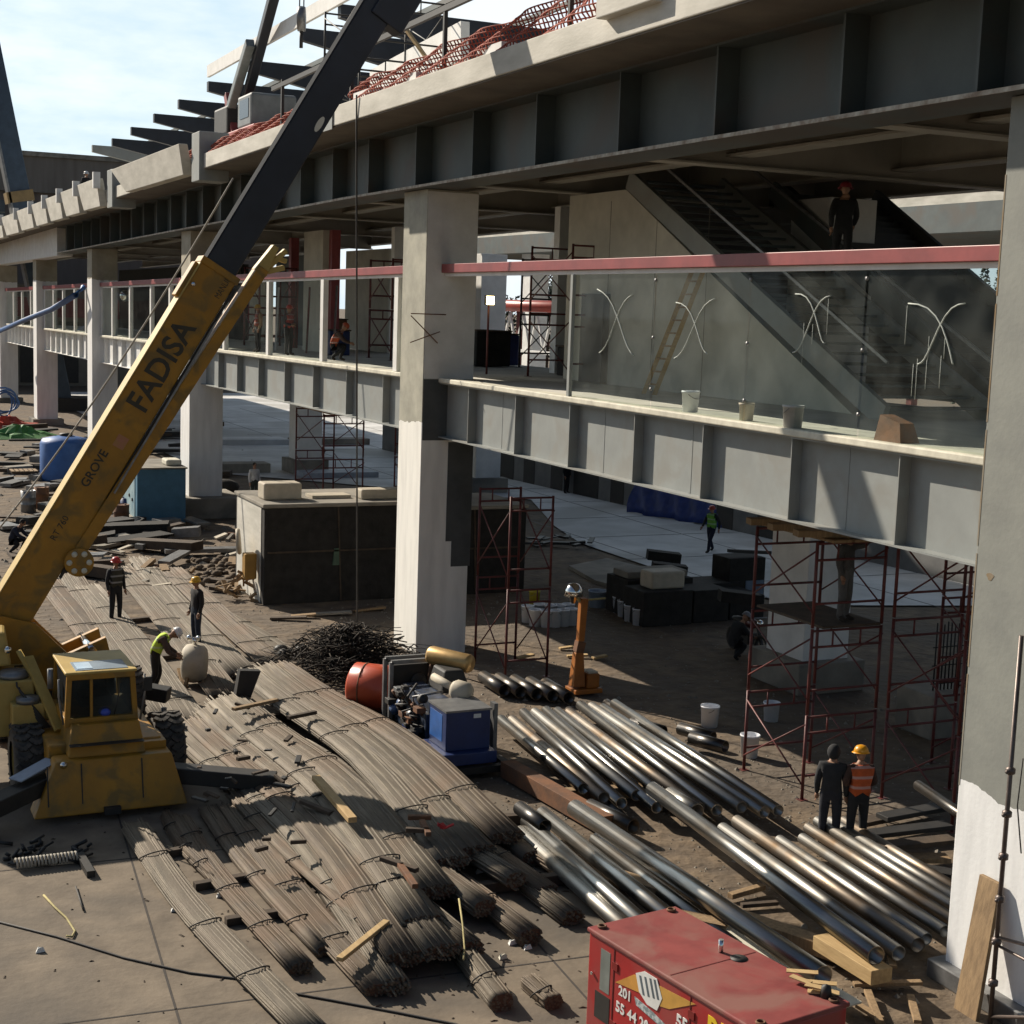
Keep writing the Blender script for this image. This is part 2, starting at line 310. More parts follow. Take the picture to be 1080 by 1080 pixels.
# ------------------------------------------------------------------ elevated station
ST = thing('elevated_station', 'long elevated steel and concrete station under construction on white columns', 'station', (13.6, 13, 0))
XC0, XC1 = 13.6, 14.95
CY = [(13.2, 14.8, colA), (34.4, 36.0, colB), (59.6, 61.2, colC), (82.6, 84.1, colC), (104.5, 106.1, colC), (126, 127.5, colC)]
for y0, y1, m in CY:
    c = MB().box((XC0, y0, 0), (XC1, y1, 11.55+zs(y0))).build('column', m, ST, bevel=.015)
    if m is colA:
        MB().box((13.42, 12.9, 0), (15.1, 14.95, .26)).build('base_plate', grey_s, c, bevel=.02)
        q = MB()
        for zz in (3.4, 5.0, 6.6, 8.2, 9.8): q.box((13.596, 14.775, zz-.7), (13.6, 14.8, zz+.8))
        rp = gx(1043, 608, 13.597); q.prism([(13.599, rp.y-.02+.06*math.cos(t)*(1+.3*math.sin(3*t)), rp.z+.05*math.sin(t)) for t in [2*PI*k/16 for k in range(16)]], (-.003, 0, 0))
        q.build('rust_streak', M('rust_stain', (.22, .14, .06), (.25, .24, .20), 1.3, .8), c)
    elif m is colB:
        q = MB(); q.box((14.32, 34.388, 2.9), (15.0, 34.4, 5.4)); q.box((14.48, 34.389, 2.25), (15.0, 34.4, 2.9)); q.box((13.62, 34.386, 5.45), (14.95, 34.4, 6.95))
        q.build('paint_patch', patch, c)
        MB().box((13.615, 34.394, 6.97), (14.94, 34.3995, 11.5)).build('paint_coat', white_p, c)
        q = MB()
        for zz, dx, dz in ((8.55, .9, .0), (8.5, .7, -.65), (7.85, .75, .28)): q.tube((13.2, 34.3, zz), (13.2+dx, 34.25, zz+dz), .014, 5)
        q.build('protruding_rebar', rust, c)
    elif y0 < 70:
        MB().box((12.9, 58.9, 0), (15.7, 61.9, .85)).build('footing', conc_d, c, bevel=.05)
    else: MB().box((13.3, y0-.3, 0), (15.3, y1+.3, .4)).build('footing', conc_d, c)
# second row of columns
for (px, py) in ((841, 728), (313, 500), (500, 520)):
    p = gz(px, py)
    c = MB().box((p.x-.05, p.y-.2, 0), (p.x+1.25, p.y+1.3, 11.5+zs(p.y))).build('column', white_p, ST, bevel=.015)
    MB().box((p.x-.35, p.y-.5, 0), (p.x+1.55, p.y+1.6, .75)).build('footing', conc_d, c, bevel=.03)

def i_beam(mb, a, b, depth, fl, tf=.03, tw=.02, top=True, bottom=True):
    """I section along Y from a to b; a and b are the points at the middle of the bottom flange's underside"""
    (x0, y0, z0), (x1, y1, z1) = a, b
    def slab(dx0, dx1, dz0, dz1): mb.hexa([(x0+dx0, y0, z0+dz0), (x0+dx1, y0, z0+dz0), (x1+dx1, y1, z1+dz0), (x1+dx0, y1, z1+dz0), (x0+dx0, y0, z0+dz1), (x0+dx1, y0, z0+dz1), (x1+dx1, y1, z1+dz1), (x1+dx0, y1, z1+dz1)])
    slab(-tw/2, tw/2, tf, depth-tf)
    if bottom: slab(-fl/2, fl/2, 0, tf)
    if top: slab(-fl/2, fl/2, depth-tf, depth)
# walkway girders with stiffeners, top edge, rail, glazing
GX = 14.27
SP = [(14.8, 34.4), (36.0, 59.6), (61.2, 82.6), (84.1, 104.5), (106.1, 126)]
STIFF = {0: [16.98, 19.6, 22.23, 24.65, 27.34, 29.97, 32.6], 1: [38.5, 41.6, 44.8, 47.9, 51.1, 54.0, 56.8]}
glass_px = {0: [27.45, 24.2, 21.1, 18.06, 15.0], 1: [59.4, 56.0, 50.0, 44.0, 37.6, 36.1], 2: [82.4, 79.2, 74.5, 69.5, 65.5, 61.4], 3: [104, 100, 96, 91.5, 87.5, 84.3], 4: [126, 121, 116, 111, 106.3]}
for i, (a, b) in enumerate(SP):
    za, zb = 5.52+zs(a), 5.52+zs(b); mm = primer if i < 2 else white_p
    q = MB(); i_beam(q, (GX, a, za), (GX, b, zb), 1.36, .46); gd = q.build('walkway_girder', mm, ST)
    ys = STIFF.get(i) or [a+(b-a)*(j+.5)/9 for j in range(9)]
    for y in ys:
        z = 5.52+zs(y)
        MB().box((GX-.215, y-.01, z+.031), (GX-.011, y+.01, z+1.329)).build('stiffener', mm, gd)
    if i == 0:
        for y in (18.4, 22.9, 26.2, 31.1): MB().box((GX-.016, y-.03, 5.56), (GX-.0105, y+.03, 6.84)).build('weld_seam', primer, gd)
    hexz = lambda x0, x1, y0, y1, d0, d1: MB().hexa([(x0, y0, d0+zs(y0)), (x1, y0, d0+zs(y0)), (x1, y1, d0+zs(y1)), (x0, y1, d0+zs(y1)), (x0, y0, d1+zs(y0)), (x1, y0, d1+zs(y0)), (x1, y1, d1+zs(y1)), (x0, y1, d1+zs(y1))])
    hexz(13.985, 14.40, a+.05, b-.05, 6.885, 7.0).build('walkway_kerb', cream, ST, bevel=.02)
    ra = a if i == 0 else a+.3
    hexz(14.0, 14.26, ra, b-.02, 9.56, 9.77).build('hand_rail', red_rail, ST, bevel=.01)
    hexz(14.09, 14.17, ra, b-.02, 9.475, 9.555).build('rail_channel', white_p, ST)
    gp = glass_px[i]
    for j in range(len(gp)-1):
        y1, y0 = gp[j]-.03, gp[j+1]+.03; z = zs(y0)
        if i == 1 and j in (0, 3): continue
        pn = MB().box((14.12, y0, 7.001+z), (14.132, y1, 9.472+z)).build('glass_pane', glass if i == 0 else glass2, ST)
        if i == 0:
            q = MB(); yc = (y0+y1)/2; hh = (y1-y0)
            if i == 0:
                cx = [(gp[0], 0), (648, 340), (733, 343), (858, 340), (985, 357)][j+1] if False else None
                cpx = [((630, 305), (668, 375), (667, 311), (632, 372)), ((713, 319), (746, 373), (754, 315), (711, 378)), ((839, 310), (870, 362), (876, 312), (836, 372)), ((958, 320), (1005, 384), (1018, 320), (968, 384))][j]
                a1, a2, b1, b2 = [gx(*p, 14.105) for p in cpx]
                bend = .16 if j != 3 else .30
                def stroke(p, r, s): return [p.lerp(r, t)+Vector((0, -s*bend*math.sin(PI*t)*(1 if j != 3 else 1), .12*math.sin(2*PI*t))) for t in [k/9 for k in range(10)]]
                q.path(stroke(a1, a2, 1), .011, 5); q.path(stroke(b1, b2, -.35), .011, 5)
                if j >= 2:
                    for k in range(6 if j == 3 else 2): p = gx(*(rnd(960, 1003), rnd(350, 385)) if j == 3 else (rnd(845, 868), rnd(335, 345)), 14.112); q.path([p, p-Vector((0, 0, rnd(.25, .7)))], .004, 4)
                    p = gx(*((957, 322) if j == 3 else (874, 315)), 14.112); q.path([p, p-Vector((0, 0, .55))], .004, 4)
            else:
                q.path([(14.10, yc+.5, 8.8), (14.10, yc, 8.2), (14.10, yc-.5, 7.7)], .02, 5); q.path([(14.10, yc-.45, 8.8), (14.10, yc+.1, 8.3), (14.10, yc+.5, 7.6)], .02, 5)
            q.build('painted_cross', chalk, pn)
        if i == 0:
            q = MB()
            for zz in (7.35, 8.3, 9.35): q.lathe([(.03, 0), (.03, .03), (0, .03)], (14.12, y1+.02, zz), 8, (-1, 0, 0))
            q.build('glass_clamp', grey_s, pn)
    for j, y in enumerate(gp):
        if i == 0 and j: continue
        wd = .05 if i == 0 else .14
        MB().box((14.04, y-wd, 7.001+zs(y)), (14.20 if i else 14.118, y+wd, 9.47+zs(y))).build('glazing_post', primer if i < 1 else white_p, ST)
    hexz(14.41, 22.0, a-1.0, b+.58, 6.6, 6.94).build('walkway_deck', conc, ST)
# upper girder, fascia, slab
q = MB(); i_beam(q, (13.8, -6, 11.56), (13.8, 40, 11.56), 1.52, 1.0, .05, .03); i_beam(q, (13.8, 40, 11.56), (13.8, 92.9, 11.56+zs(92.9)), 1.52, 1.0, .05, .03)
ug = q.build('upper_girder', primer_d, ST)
for y in [6.6, 9.4, 12.2, 15.18, 17.97, 21.28, 24.51, 27.98, 31.2, 34.67, 38.09, 41.1, 44.17, 47.5]+[51.08+2.75*k for k in range(15)]:
    z = 11.56+zs(y); MB().box((13.36, y-.025, z+.051), (13.784, y+.025, z+1.469)).build('stiffener', primer_d, ug)
for (ya, yb) in ((-6, 40), (40, 92.9)): MB().hexa([(13.285, ya, 11.555+zs(ya)), (13.2995, ya, 11.555+zs(ya)), (13.2995, yb, 11.555+zs(yb)), (13.285, yb, 11.555+zs(yb)), (13.285, ya, 11.615+zs(ya)), (13.2995, ya, 11.615+zs(ya)), (13.2995, yb, 11.615+zs(yb)), (13.285, yb, 11.615+zs(yb))]).build('flange_edge', M('lit_flange_edge', (.50, .48, .42), (.22, .17, .13), 5, .7), ug)  # pale strip paints the light along the flange's front edge
q = MB(); q.hexa([(13.3, 92.95, 11.0), (14.2, 92.95, 11.0), (14.2, 150, 10.75), (13.3, 150, 10.75), (13.3, 92.95, 12.72), (14.2, 92.95, 12.72), (14.2, 150, 12.2), (13.3, 150, 12.2)]); q.build('fascia', white_p, ST)
SXE = 11.9
def slabseg(y0, y1, x0, x1, d0, d1, name, m, bev=0):
    return MB().hexa([(x0, y0, d0+zs(y0)), (x1, y0, d0+zs(y0)), (x1, y1, d0+zs(y1)), (x0, y1, d0+zs(y1)), (x0, y0, d1+zs(y0)), (x1, y0, d1+zs(y0)), (x1, y1, d1+zs(y1)), (x0, y1, d1+zs(y1))]).build(name, m, ST, bevel=bev)
slabseg(-6, 40, SXE, 26, 13.1, 13.58, 'upper_slab', [conc], .02)
slabseg(40, 150, SXE, 26, 13.1, 13.58, 'upper_slab', [conc], .02)
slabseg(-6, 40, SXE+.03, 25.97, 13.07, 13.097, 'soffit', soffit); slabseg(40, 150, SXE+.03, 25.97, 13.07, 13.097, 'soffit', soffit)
# inner beams below the upper slab
for x in (17.2, 21.4, 25.6):
    q = MB(); i_beam(q, (x, -4, 11.95), (x, 40, 11.95), 1.1, .5, .05, .03); i_beam(q, (x, 40, 11.95), (x, 130, 11.95+zs(130)), 1.1, .5, .05, .03); q.build('inner_girder', under_m, ST)
for y in [4, 8.5, 13.0, 19.4, 26.5, 35.2, 43, 51, 60.4, 72, 83.4, 95, 105]:
    q = MB(); z = 11.75+zs(y); q.box((14.35, y-.015, z+.04), (25.5, y+.015, z+1.25)); q.box((14.35, y-.22, z), (25.5, y+.22, z+.04)); q.box((14.35, y-.22, z+1.25), (25.5, y+.22, z+1.29)); q.build('cross_beam', under_m, ST)
# parapet pieces on the slab edge
q = MB(); q.box((11.7, 20.6, 13.45), (12.3, 22.4, 15.6)); q.build('parapet_block', conc, ST, bevel=.02)
q = MB(); q.box((12.31, 20.7, 13.585), (24, 21.2, 15.6)); q.build('parapet_wall', primer, ST)
q = MB(); q.box((11.86, 36.6, 13.6), (11.885, 39.2, 13.02)); q.build('paint_patch', primer, ST)
for (y0, y1) in ((66.2, 67.4), (50.3, 51.4)):
    MB().box((11.75, y0, 12.7+zs(y0)), (12.75, y1, 14.3+zs(y0))).build('parapet_post', primer, ST, bevel=.02)
def parapet(y0, y1, ztop, zb, out):
    q = MB(); z = zs(y0); ins = (y1-y0)*.16
    q.hexa([(11.65, y0+ins*.2, zb+z), (12.0, y0+ins*.2, zb+z), (12.0, y1-ins, zb+z), (11.65, y1-ins, zb+z), (11.65-out, y0, ztop+z), (11.95-out, y0, ztop+z), (11.95-out, y1, ztop+z), (11.65-out, y1, ztop+z)])
    q.build('precast_parapet', conc, ST, bevel=.02)
parapet(51.8, 64.6, 14.0, 13.0, .25)
ys = [68.4, 74.0, 79.3, 84.6, 90.2, 97, 105, 116, 132]
for j in range(len(ys)-1): parapet(ys[j], ys[j+1]-.25, 14.05, 12.85, .2)
for y in ys: MB().box((11.3, y-.2, 13.6+zs(y)), (11.6, y+.05, 14.3+zs(y))).build('parapet_cap', white_p, ST)
# roof beams above the slab: tapered cantilevers
tips = [(97, 153), (118, 146), (138, 134), (162, 120), (188, 105), (219, 86), (262, 64), (318, 30), (358, 5)]
for j, (px, py) in enumerate(tips):
    p = gx(px, py, 16.0); ln = 12
    q = MB(); y = p.y; z = p.z
    q.prism([(16, y-.16, z), (16, y-.16, z-.42), (20.5, y-.16, z-1.25), (16+ln-3, y-.16, z-1.35), (16+ln-3, y-.16, z)], (0, .32, 0)); q.build('roof_beam', navy if j > 0 else primer, ST)
    MB().box((21.2, y-.3, 13.6+zs(y)), (21.8, y+.3, z-1.27)).build('roof_post', primer_d, ST)
pa, pb = gx(222, 82, 16), gx(385, -8, 16)
MB().bar(pa+Vector((-.1, 0, .25)), pb+Vector((-.1, -1, .25)), .12, .5).build('roof_fascia', white_p, ST)
for x in (19, 22.5, 26):
    a_ = gx(97, 153, 16); b_ = gx(358, 5, 16); MB().bar((x, a_.y, a_.z+.18), (x, b_.y-25, b_.z+.35), .1, .18).build('purlin', primer_d, ST)
for y, h in ((33.5, 2.6), (41, 2.2), (49, 1.8)): MB().box((17.5, y, 13.59+zs(y)), (25.5, y+.25, 13.59+zs(y)+h)).build('upper_wall', white_p, ST)
# edge handrail and stair block on deck
q = MB(); q.bar((12.15, 24, 14.95), (12.15, 43, 14.75), .09, .12)
for y in (24.2, 30, 36, 42): q.bar((12.15, y, 13.6), (12.15, y, 14.9), .08, .08)
q.build('edge_rail', black, ST)
wp = [gx(x, y, 15.6) for x, y in ((390, 108), (486, 62), (486, 22), (390, 74))]
MB().prism([(15.6, p.y, p.z) for p in wp], (.25, 0, 0)).build('upper_wall', white_p, ST)
# concrete stair wall and stairs behind the glass
x0 = 18.2
w0 = gx(600, 240, x0); w1 = gx(690, 215, x0); w2 = gx(948, 450, x0)
q = MB(); q.prism([(x0, w0.y, 6.945), (x0, w0.y, 11.74), (x0, w1.y+1.4, 11.74), (x0, w2.y+1.4, 6.945)], (.35, 0, 0)); sw = q.build('stair_wall', conc_wall, ST)
q = MB()
for k in range(1, 4): y = w0.y-k*2.3; q.box((x0-.004, y-.012, 6.95), (x0-.001, y+.012, 11.7-.2*k))
q.build('formwork_joint', conc_d, sw)
MB().box((x0-.2, 33.4, 6.95), (x0-.02, 34.6, 9.2)).build('door_opening', black, sw)
stc = MB()
for dx in (-.35, 2.2):
    stc.bar((x0+dx, w1.y+.6, 11.9), (x0+dx, w2.y, 7.0), .12, .45)
stairs = stc.build('stair_stringer', primer, ST)
q = MB(); n = 26
for k in range(n):
    t = (k+.5)/n; y = (w1.y+.6)*(1-t)+w2.y*t; z = 11.95*(1-t)+7.05*t; q.box((x0-.25, y-.16, z-.02), (x0+2.1, y+.16, z+.03))
q.build('stair_tread', primer_d, stairs)
q = MB()
for dx in (-.35, 2.2): q.bar((x0+dx, w1.y+.6, 12.9), (x0+dx, w2.y, 8.0), .06, .06)
q.build('stair_handrail', grey_s, stairs)
stc = MB(); s0, s1 = gx(815, 200, 20.8), gx(1045, 420, 20.8)
for dx in (0, 3.0): stc.bar((20.8+dx, s0.y, s0.z), (20.8+dx, s1.y, s1.z), .12, .4)
st2 = stc.build('stair_stringer', primer_d, ST)
q = MB()
for k in range(30):
    t = (k+.5)/30; q.box((20.9, s0.y*(1-t)+s1.y*t-.02, s0.z*(1-t)+s1.z*t-.16), (23.7, s0.y*(1-t)+s1.y*t+.3, s0.z*(1-t)+s1.z*t+.0))
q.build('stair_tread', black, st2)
q = MB()
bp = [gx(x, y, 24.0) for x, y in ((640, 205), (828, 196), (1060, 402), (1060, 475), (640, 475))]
MB().prism([(24.0, p.y, max(p.z, 6.95)) for p in bp], (.2, 0, 0)).build('stair_shade_panel', M('stair_shade_dark', (.05, .052, .052), (.03, .032, .032), 1.5, .7), ST)  # added dark panel standing in for the darkness behind the stairs
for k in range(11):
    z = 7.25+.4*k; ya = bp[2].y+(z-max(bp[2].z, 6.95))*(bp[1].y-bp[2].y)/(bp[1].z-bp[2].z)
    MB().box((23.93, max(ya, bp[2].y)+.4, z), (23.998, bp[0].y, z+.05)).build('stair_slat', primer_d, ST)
# ladder leaning on the stair wall
lad = thing('ladder', 'yellowed wooden ladder leaning on the concrete stair wall behind the glass', 'ladder', (17.4, 26.8, 6.95))
a, b = gx(678, 432, 17.0), gx(737, 283, 17.9)
for s in (-.24, .24): MB().bar(a+Vector((0, s, 0)), b+Vector((0, s, 0)), .08, .10).build('stile', wood_y, lad)
for k in range(1, 11): p = a.lerp(b, k/11); MB().bar(p+Vector((0, -.24, 0)), p+Vector((0, .24, 0)), .05, .04).build('rung', wood, lad)

# pier and posts, plus added partitions keeping the view behind the glazing dark
for (y0, y1, x, m, z1) in ((37.0, 41.5, 21.5, mesh_wall, 10.6), (58.5, 64, 21.5, conc_wall, 11.2), (69, 74, 21.2, primer_d, 11.2), (76, 79, 21.2, conc_wall, 10.2), (57, 59.5, 18.2, conc_wall, 11.7), (80, 90, 21, mesh_wall, 11), (91, 110, 20, mesh_wall, 11)):
    MB().box((x, y0, 6.945+zs(y0)), (x+.4, y1, z1+zs(y0))).build('filler_wall', m, ST)
for (x, y) in ((19.5, 39), (19.5, 52.5), (18.4, 56.5), (19, 64), (19, 76)):
    MB().box((x, y, 6.945+zs(y)), (x+.35, y+.35, 11.7+zs(y))).build('deck_post', white_p if x > 19.2 else red_rail, ST)
# ------------------------------------------------------------------ crane
def crane():
    T = thing('mobile_crane', 'big yellow mobile crane with a lettered telescopic boom raised to the right', 'crane', (4.4, 27.5, 0))
    q = MB(); q.box((3.45, 25.45, .75), (5.35, 31.5, 1.15)); q.box((3.2, 30.2, .6), (5.6, 31.6, 1.0)); q.build('chassis', yel, T, bevel=.03)
    q = MB(); q.hexa([(3.12, 24.75, .12), (5.66, 24.75, .12), (5.66, 25.3, .12), (3.12, 25.3, .12), (3.5, 24.95, 1.0), (5.42, 24.95, 1.0), (5.42, 25.4, 1.0), (3.5, 25.4, 1.0)])
    fb = q.build('front_plate', yel, T, bevel=.025)
    q = MB(); q.box((4.36, 24.72, .14), (4.38, 24.80, .2)); q.hexa([(3.9, 24.79, .3), (3.92, 24.79, .3), (3.92, 24.8, .3), (3.9, 24.8, .3), (3.9, 24.92, .95), (3.92, 24.92, .95), (3.92, 24.94, .95), (3.9, 24.94, .95)]); q.build('plate_seam', black, fb)
    MB().lathe([(0, 0), (.055, 0), (.06, .05), (0, .08)], (3.62, 24.93, .96), 10, (0, -1, 0)).build('work_light', chrome, T)
    MB().box((4.25, 24.66, .1), (4.52, 24.8, .22)).build('tow_hook', black, T)
    MB().hexa([(3.72, 25.1, 1.0), (5.02, 25.1, 1.0), (5.02, 26.3, 1.0), (3.72, 26.3, 1.0), (3.82, 25.35, 1.5), (4.95, 25.35, 1.5), (4.95, 26.3, 1.5), (3.82, 26.3, 1.5)]).build('cab_base', yel, T, bevel=.03)
    MB().box((4.98, 25.3, 1.0), (5.4, 26.0, 1.12)).build('step', yel, T)
    # cab
    cx0, cx1, cy0, cy1, z0, z1 = 3.73, 4.96, 25.5, 27.0, 1.45, 2.32
    q = MB()
    for x in (cx0+.04, cx1-.04):
        for y in (cy0+.04, cy1-.04): q.bar((x, y, z0), (x+(.05 if x < 4 else -.05), y+.04, z1), .09, .08)
    q.box((cx0, cy0, z0-.02), (cx1, cy1, z0+.12)); q.bar((cx0+.05, cy0+.06, z1-.04), (cx1-.05, cy0+.06, z1-.04), .08, .1)
    for x in (cx0+.45,): q.bar((x, cy0+.05, z0), (x, cy0+.07, z1), .05, .04)
    cab = q.build('cab', yel, T, bevel=.012)
    q = MB(); q.box((cx0+.01, cy0+.02, z1), (cx1-.01, cy1+.05, z1+.05)); rf = q.build('cab_roof', yel_l, cab, bevel=.02)
    q = MB(); q.box((cx0+.2, cy0+.12, z1+.051), (cx1-.15, cy0+.75, z1+.06)); q.build('roof_window', M('roof_glass', (.30, .36, .42), (.22, .26, .3), 2, .15), rf)
    MB().box((cx0+.24, cy0+.2, z1+.061), (cx0+.5, cy0+.66, z1+.068)).build('roof_glint', M('roof_glint_paint', (.55, .7, .85), None, 2, .08), rf)  # pale blue sheet paints a glint on the roof window
    q = MB(); q.box((cx0+.1, cy0+.07, z0+.12), (cx1-.1, cy0+.08, z1-.06)); q.build('windscreen', glass_mat('windscreen_glass', (.5, .56, .55), .06), cab)
    q = MB(); q.box((cx0+.15, cy1-.1, z0+.05), (cx1-.15, cy1-.06, z1-.05)); q.box((cx0+.06, cy0+.2, z0+.1), (cx0+.08, cy1-.2, z1-.05)); q.box((cx1-.08, cy0+.2, z0+.1), (cx1-.06, cy1-.2, z1-.05)); q.build('side_window', darkglass, cab)
    q = MB(); q.box((4.1, 26.2, z0+.1), (4.65, 26.75, z0+.3)); q.box((4.1, 26.65, z0+.3), (4.65, 26.8, z1-.15)); q.build('seat', black, cab, bevel=.04)
    # wheels
    def wheel(x, y, r, wd):
        ax = Vector((1, 0, 0)); q = MB()
        q.lathe([(r*.55, -wd/2), (r*.86, -wd/2), (r*.97, -wd*.38), (r*.98, wd*.38), (r*.86, wd/2), (r*.55, wd/2)], (x, y, r), 32, ax)
        for k in range(22):
            a = 2*PI*k/22
            for s in (-1, 1):
                pts = []
                for j in range(5):
                    t = j/4; aa = a+(.0 if s > 0 else PI/22)+.15*math.sin(t*PI); pts.append((x+s*wd*.46*t, y+math.cos(aa)*r*.985, r+math.sin(aa)*r*.985))
                for j in range(4):
                    nrm = Vector((0, pts[j][1]-y, pts[j][2]-r)).normalized(); q.bar(pts[j], pts[j+1], .075, .075, nrm)
        w_ = q.build('wheel', rubber, T)
        q = MB(); q.lathe([(0, -wd*.3), (r*.2, -wd*.34), (r*.25, -wd*.22), (r*.5, -wd*.28), (r*.56, -wd*.42), (r*.58, wd*.42), (r*.5, wd*.28), (r*.2, wd*.3), (0, wd*.3)], (x, y, r), 24, ax); q.build('rim', yel_l, w_)
    for x in (3.24, 5.66): wheel(x, 26.55, .62, .52); wheel(x, 30.2, .62, .52)
    # engine boxes beside the cab
    q = MB(); q.box((2.72, 26.9, .95), (3.42, 28.2, 1.95)); e = q.build('engine_housing', yel_l, T, bevel=.03)
    MB().lathe([(0, .0), (.26, 0), (.28, .06), (.22, .12), (0, .14)], (3.1, 27.2, 1.95), 18).build('air_cleaner_lid', grey_s, e)
    MB().box((3.0, 26.55, 1.0), (3.55, 26.9, 1.6)).build('battery_box', yel_l, T, bevel=.025)
    MB().lathe([(0, 0), (.2, 0), (.2, .1), (0, .12)], (3.28, 26.7, 1.6), 16).build('filler_cap', grey_s, T)
    q = MB(); q.hexa([(2.3, 27.4, 2.1), (3.1, 27.4, 2.1), (3.1, 28.0, 2.1), (2.3, 28.0, 2.1), (2.3, 27.5, 2.7), (3.0, 27.5, 2.7), (3.05, 28.0, 2.75), (2.3, 28.0, 2.75)]); q.build('counterweight', yel_l, T, bevel=.05)
    MB().ball((3.02, 27.33, 2.42), .07, 10, 6).build('mirror', chrome, T)
    q = MB(); q.path([(3.2, 27.3, 2.4), (3.45, 27.0, 1.9), (3.6, 26.6, 1.3)], .05, 8); q.bar((3.35, 27.2, 2.3), (3.75, 26.2, 1.2), .18, .06); q.build('ladder_rail', yel_l, T)
    q = MB(); q.tube((3.62, 26.4, 1.9), (3.62, 26.4, 2.25), .05, 8); q.build('exhaust', grey_s, T)
    MB().box((.3, 27.7, 1.5), (2.35, 29.5, 3.5)).build('counterweight', yel, T, bevel=.05)
    for x in (3.75, 5.2): MB().lathe([(0, 0), (.075, 0), (.08, .04), (.05, .1), (0, .11)], (x, 25.08, .72), 12, (0, -1, .12)).build('headlight', chrome, T)
    q = MB()
    for x in (3.35, 4.9): q.hexa([(x, 24.78, .3), (x+.02, 24.78, .3), (x+.02, 24.79, .3), (x, 24.79, .3), (x, 24.925, .95), (x+.02, 24.925, .95), (x+.02, 24.94, .95), (x, 24.94, .95)])
    q.box((3.75, 25.06, 1.2), (4.98, 25.2, 1.215)); q.build('panel_seam', black, T)
    for k in range(5): MB().path([(3.5+.03*k, 26.4, 1.2), (3.3-.05*k, 26.7, 1.5+.1*k), (3.2, 27.4+.1*k, 1.6+.1*k), (3.6, 28.2, 1.9)], .018, 6).build('hydraulic_hose', black, T)
    MB().path([(3.7, 25.45, 1.5), (3.62, 25.4, 2.0), (3.62, 25.4, 2.3)], .018, 6).build('grab_rail', grey_s, T); MB().path([(4.98, 25.42, 1.5), (5.05, 25.38, 2.0), (5.05, 25.4, 2.3)], .018, 6).build('grab_rail', grey_s, T)
    MB().box((5.02, 25.3, 2.02), (5.16, 25.34, 2.26)).build('wing_mirror', black, T)
    MB().path([(4.55, 25.47, 1.6), (4.62, 25.46, 1.95)], .012, 5).build('wiper', black, T)
    # turntable
    MB().lathe([(0, 1.15), (1.0, 1.15), (1.0, 1.4), (0, 1.4)], (4.4, 28.6, 0), 28).build('slew_ring', black, T)
    pp = [gy(x, y, 28.2) for x, y in ((-30, 655), (2, 650), (38, 658), (72, 690), (112, 672), (118, 694), (95, 720), (40, 750), (-30, 760))]
    q = MB(); q.prism([(p.x, 28.2, p.z) for p in pp], (0, .14, 0)); q.prism([(p.x, 29.0, p.z) for p in pp], (0, .14, 0)); q.box((2.4, 28.35, 1.4), (4.7, 28.98, 1.9)); q.build('turntable', yel, T, bevel=.015)
    q = MB(); q.tube((4.6, 28.0, 2.15), (4.6, 29.3, 2.15), .08, 10); q.build('pivot_pin', chrome, T)
    # boom: runs along +X in the plane Y = 28.6
    YB = 28.62
    P = gy(14, 641, YB); Q = gy(231, 283, YB); d = (Q-P).normalized(); up = Vector((-d.z, 0, d.x)).normalized(); nY = Vector((0, -1, 0))
    P0 = P-d*1.6; ln = (Q-P0).length; hb, wb = .76, .40
    bm_ = MB().bar(P0, Q, wb, hb, up).build('boom_base', yel, T, bevel=.02)
    edge = MB(); edge.bar(P0+up*(hb/2+.012), Q+up*(hb/2+.012), wb+.05, .022, up); edge.build('boom_edge', yel_l, bm_)  # paler strip paints the sunlit upper edge of the boom
    edge = MB(); edge.bar(Q-d*.12, Q+d*.02, wb+.07, hb+.07, up); edge.bar(Q-d*.9-up*.0+up*(hb/2+.05), Q-d*.15+up*(hb/2+.05), .3, .1, up); edge.build('boom_collar', yel, bm_, bevel=.015)
    edge = MB(); edge.ball(Q-d*.55+up*.30+nY*(wb/2+.02), .05, 8, 6); edge.build('boom_lamp', chrome, bm_)
    R_ = Q+d*9.5; wb2, hb2 = .32, .63
    b2 = MB().bar(Q-d*.3, R_, wb2, hb2, up).build('boom_section', navy, T, bevel=.02)
    MB().bar(Q+up*(hb2/2+.01), R_+up*(hb2/2+.01), wb2+.03, .02, up).build('boom_edge', M('boom_edge_grey', (.04, .042, .046), None, 3, .95, spec=.1), b2)
    hp = gy(337, 131, YB-wb2/2-.006); MB().prism([hp+d*(.17*math.cos(a))+up*(.06*math.sin(a)) for a in [2*PI*k/14 for k in range(14)]], (0, .004, 0)).build('boom_hole_sky', cream, b2)  # pale plate coloured like bright sky seen through a hole in the boom
    R2 = gy(424, -8, YB); MB().bar(gy(404, 26, YB), gy(446, -44, YB), wb2+.1, hb2+.1, up).build('boom_collar', navy, b2, bevel=.02)
    # lower stowed jib
    off = -up*(hb/2+.16)+nY*.05
    J0 = gy(78, 588, YB-.1); J1 = gy(276, 283, YB-.1)
    jib = MB().bar(J0, J1, .34, .23, up).build('stowed_jib', yel, T, bevel=.015)
    jw = MB(); jw.lathe([(0, -.05), (.27, -.05), (.27, .05), (0, .05)], J0-d*.02-up*.08+nY*.2, 22, nY); jw.build('jib_end_plate', yel, jib, bevel=.008)
    jh = MB()
    for k in range(6): a = 2*PI*k/6; jh.lathe([(0, 0), (.055, 0), (.055, .01), (0, .01)], J0-d*.02-up*.08+nY*.252+d*.18*math.cos(a)+up*.18*math.sin(a), 10, nY)
    jh.build('plate_holes', cream, jib)
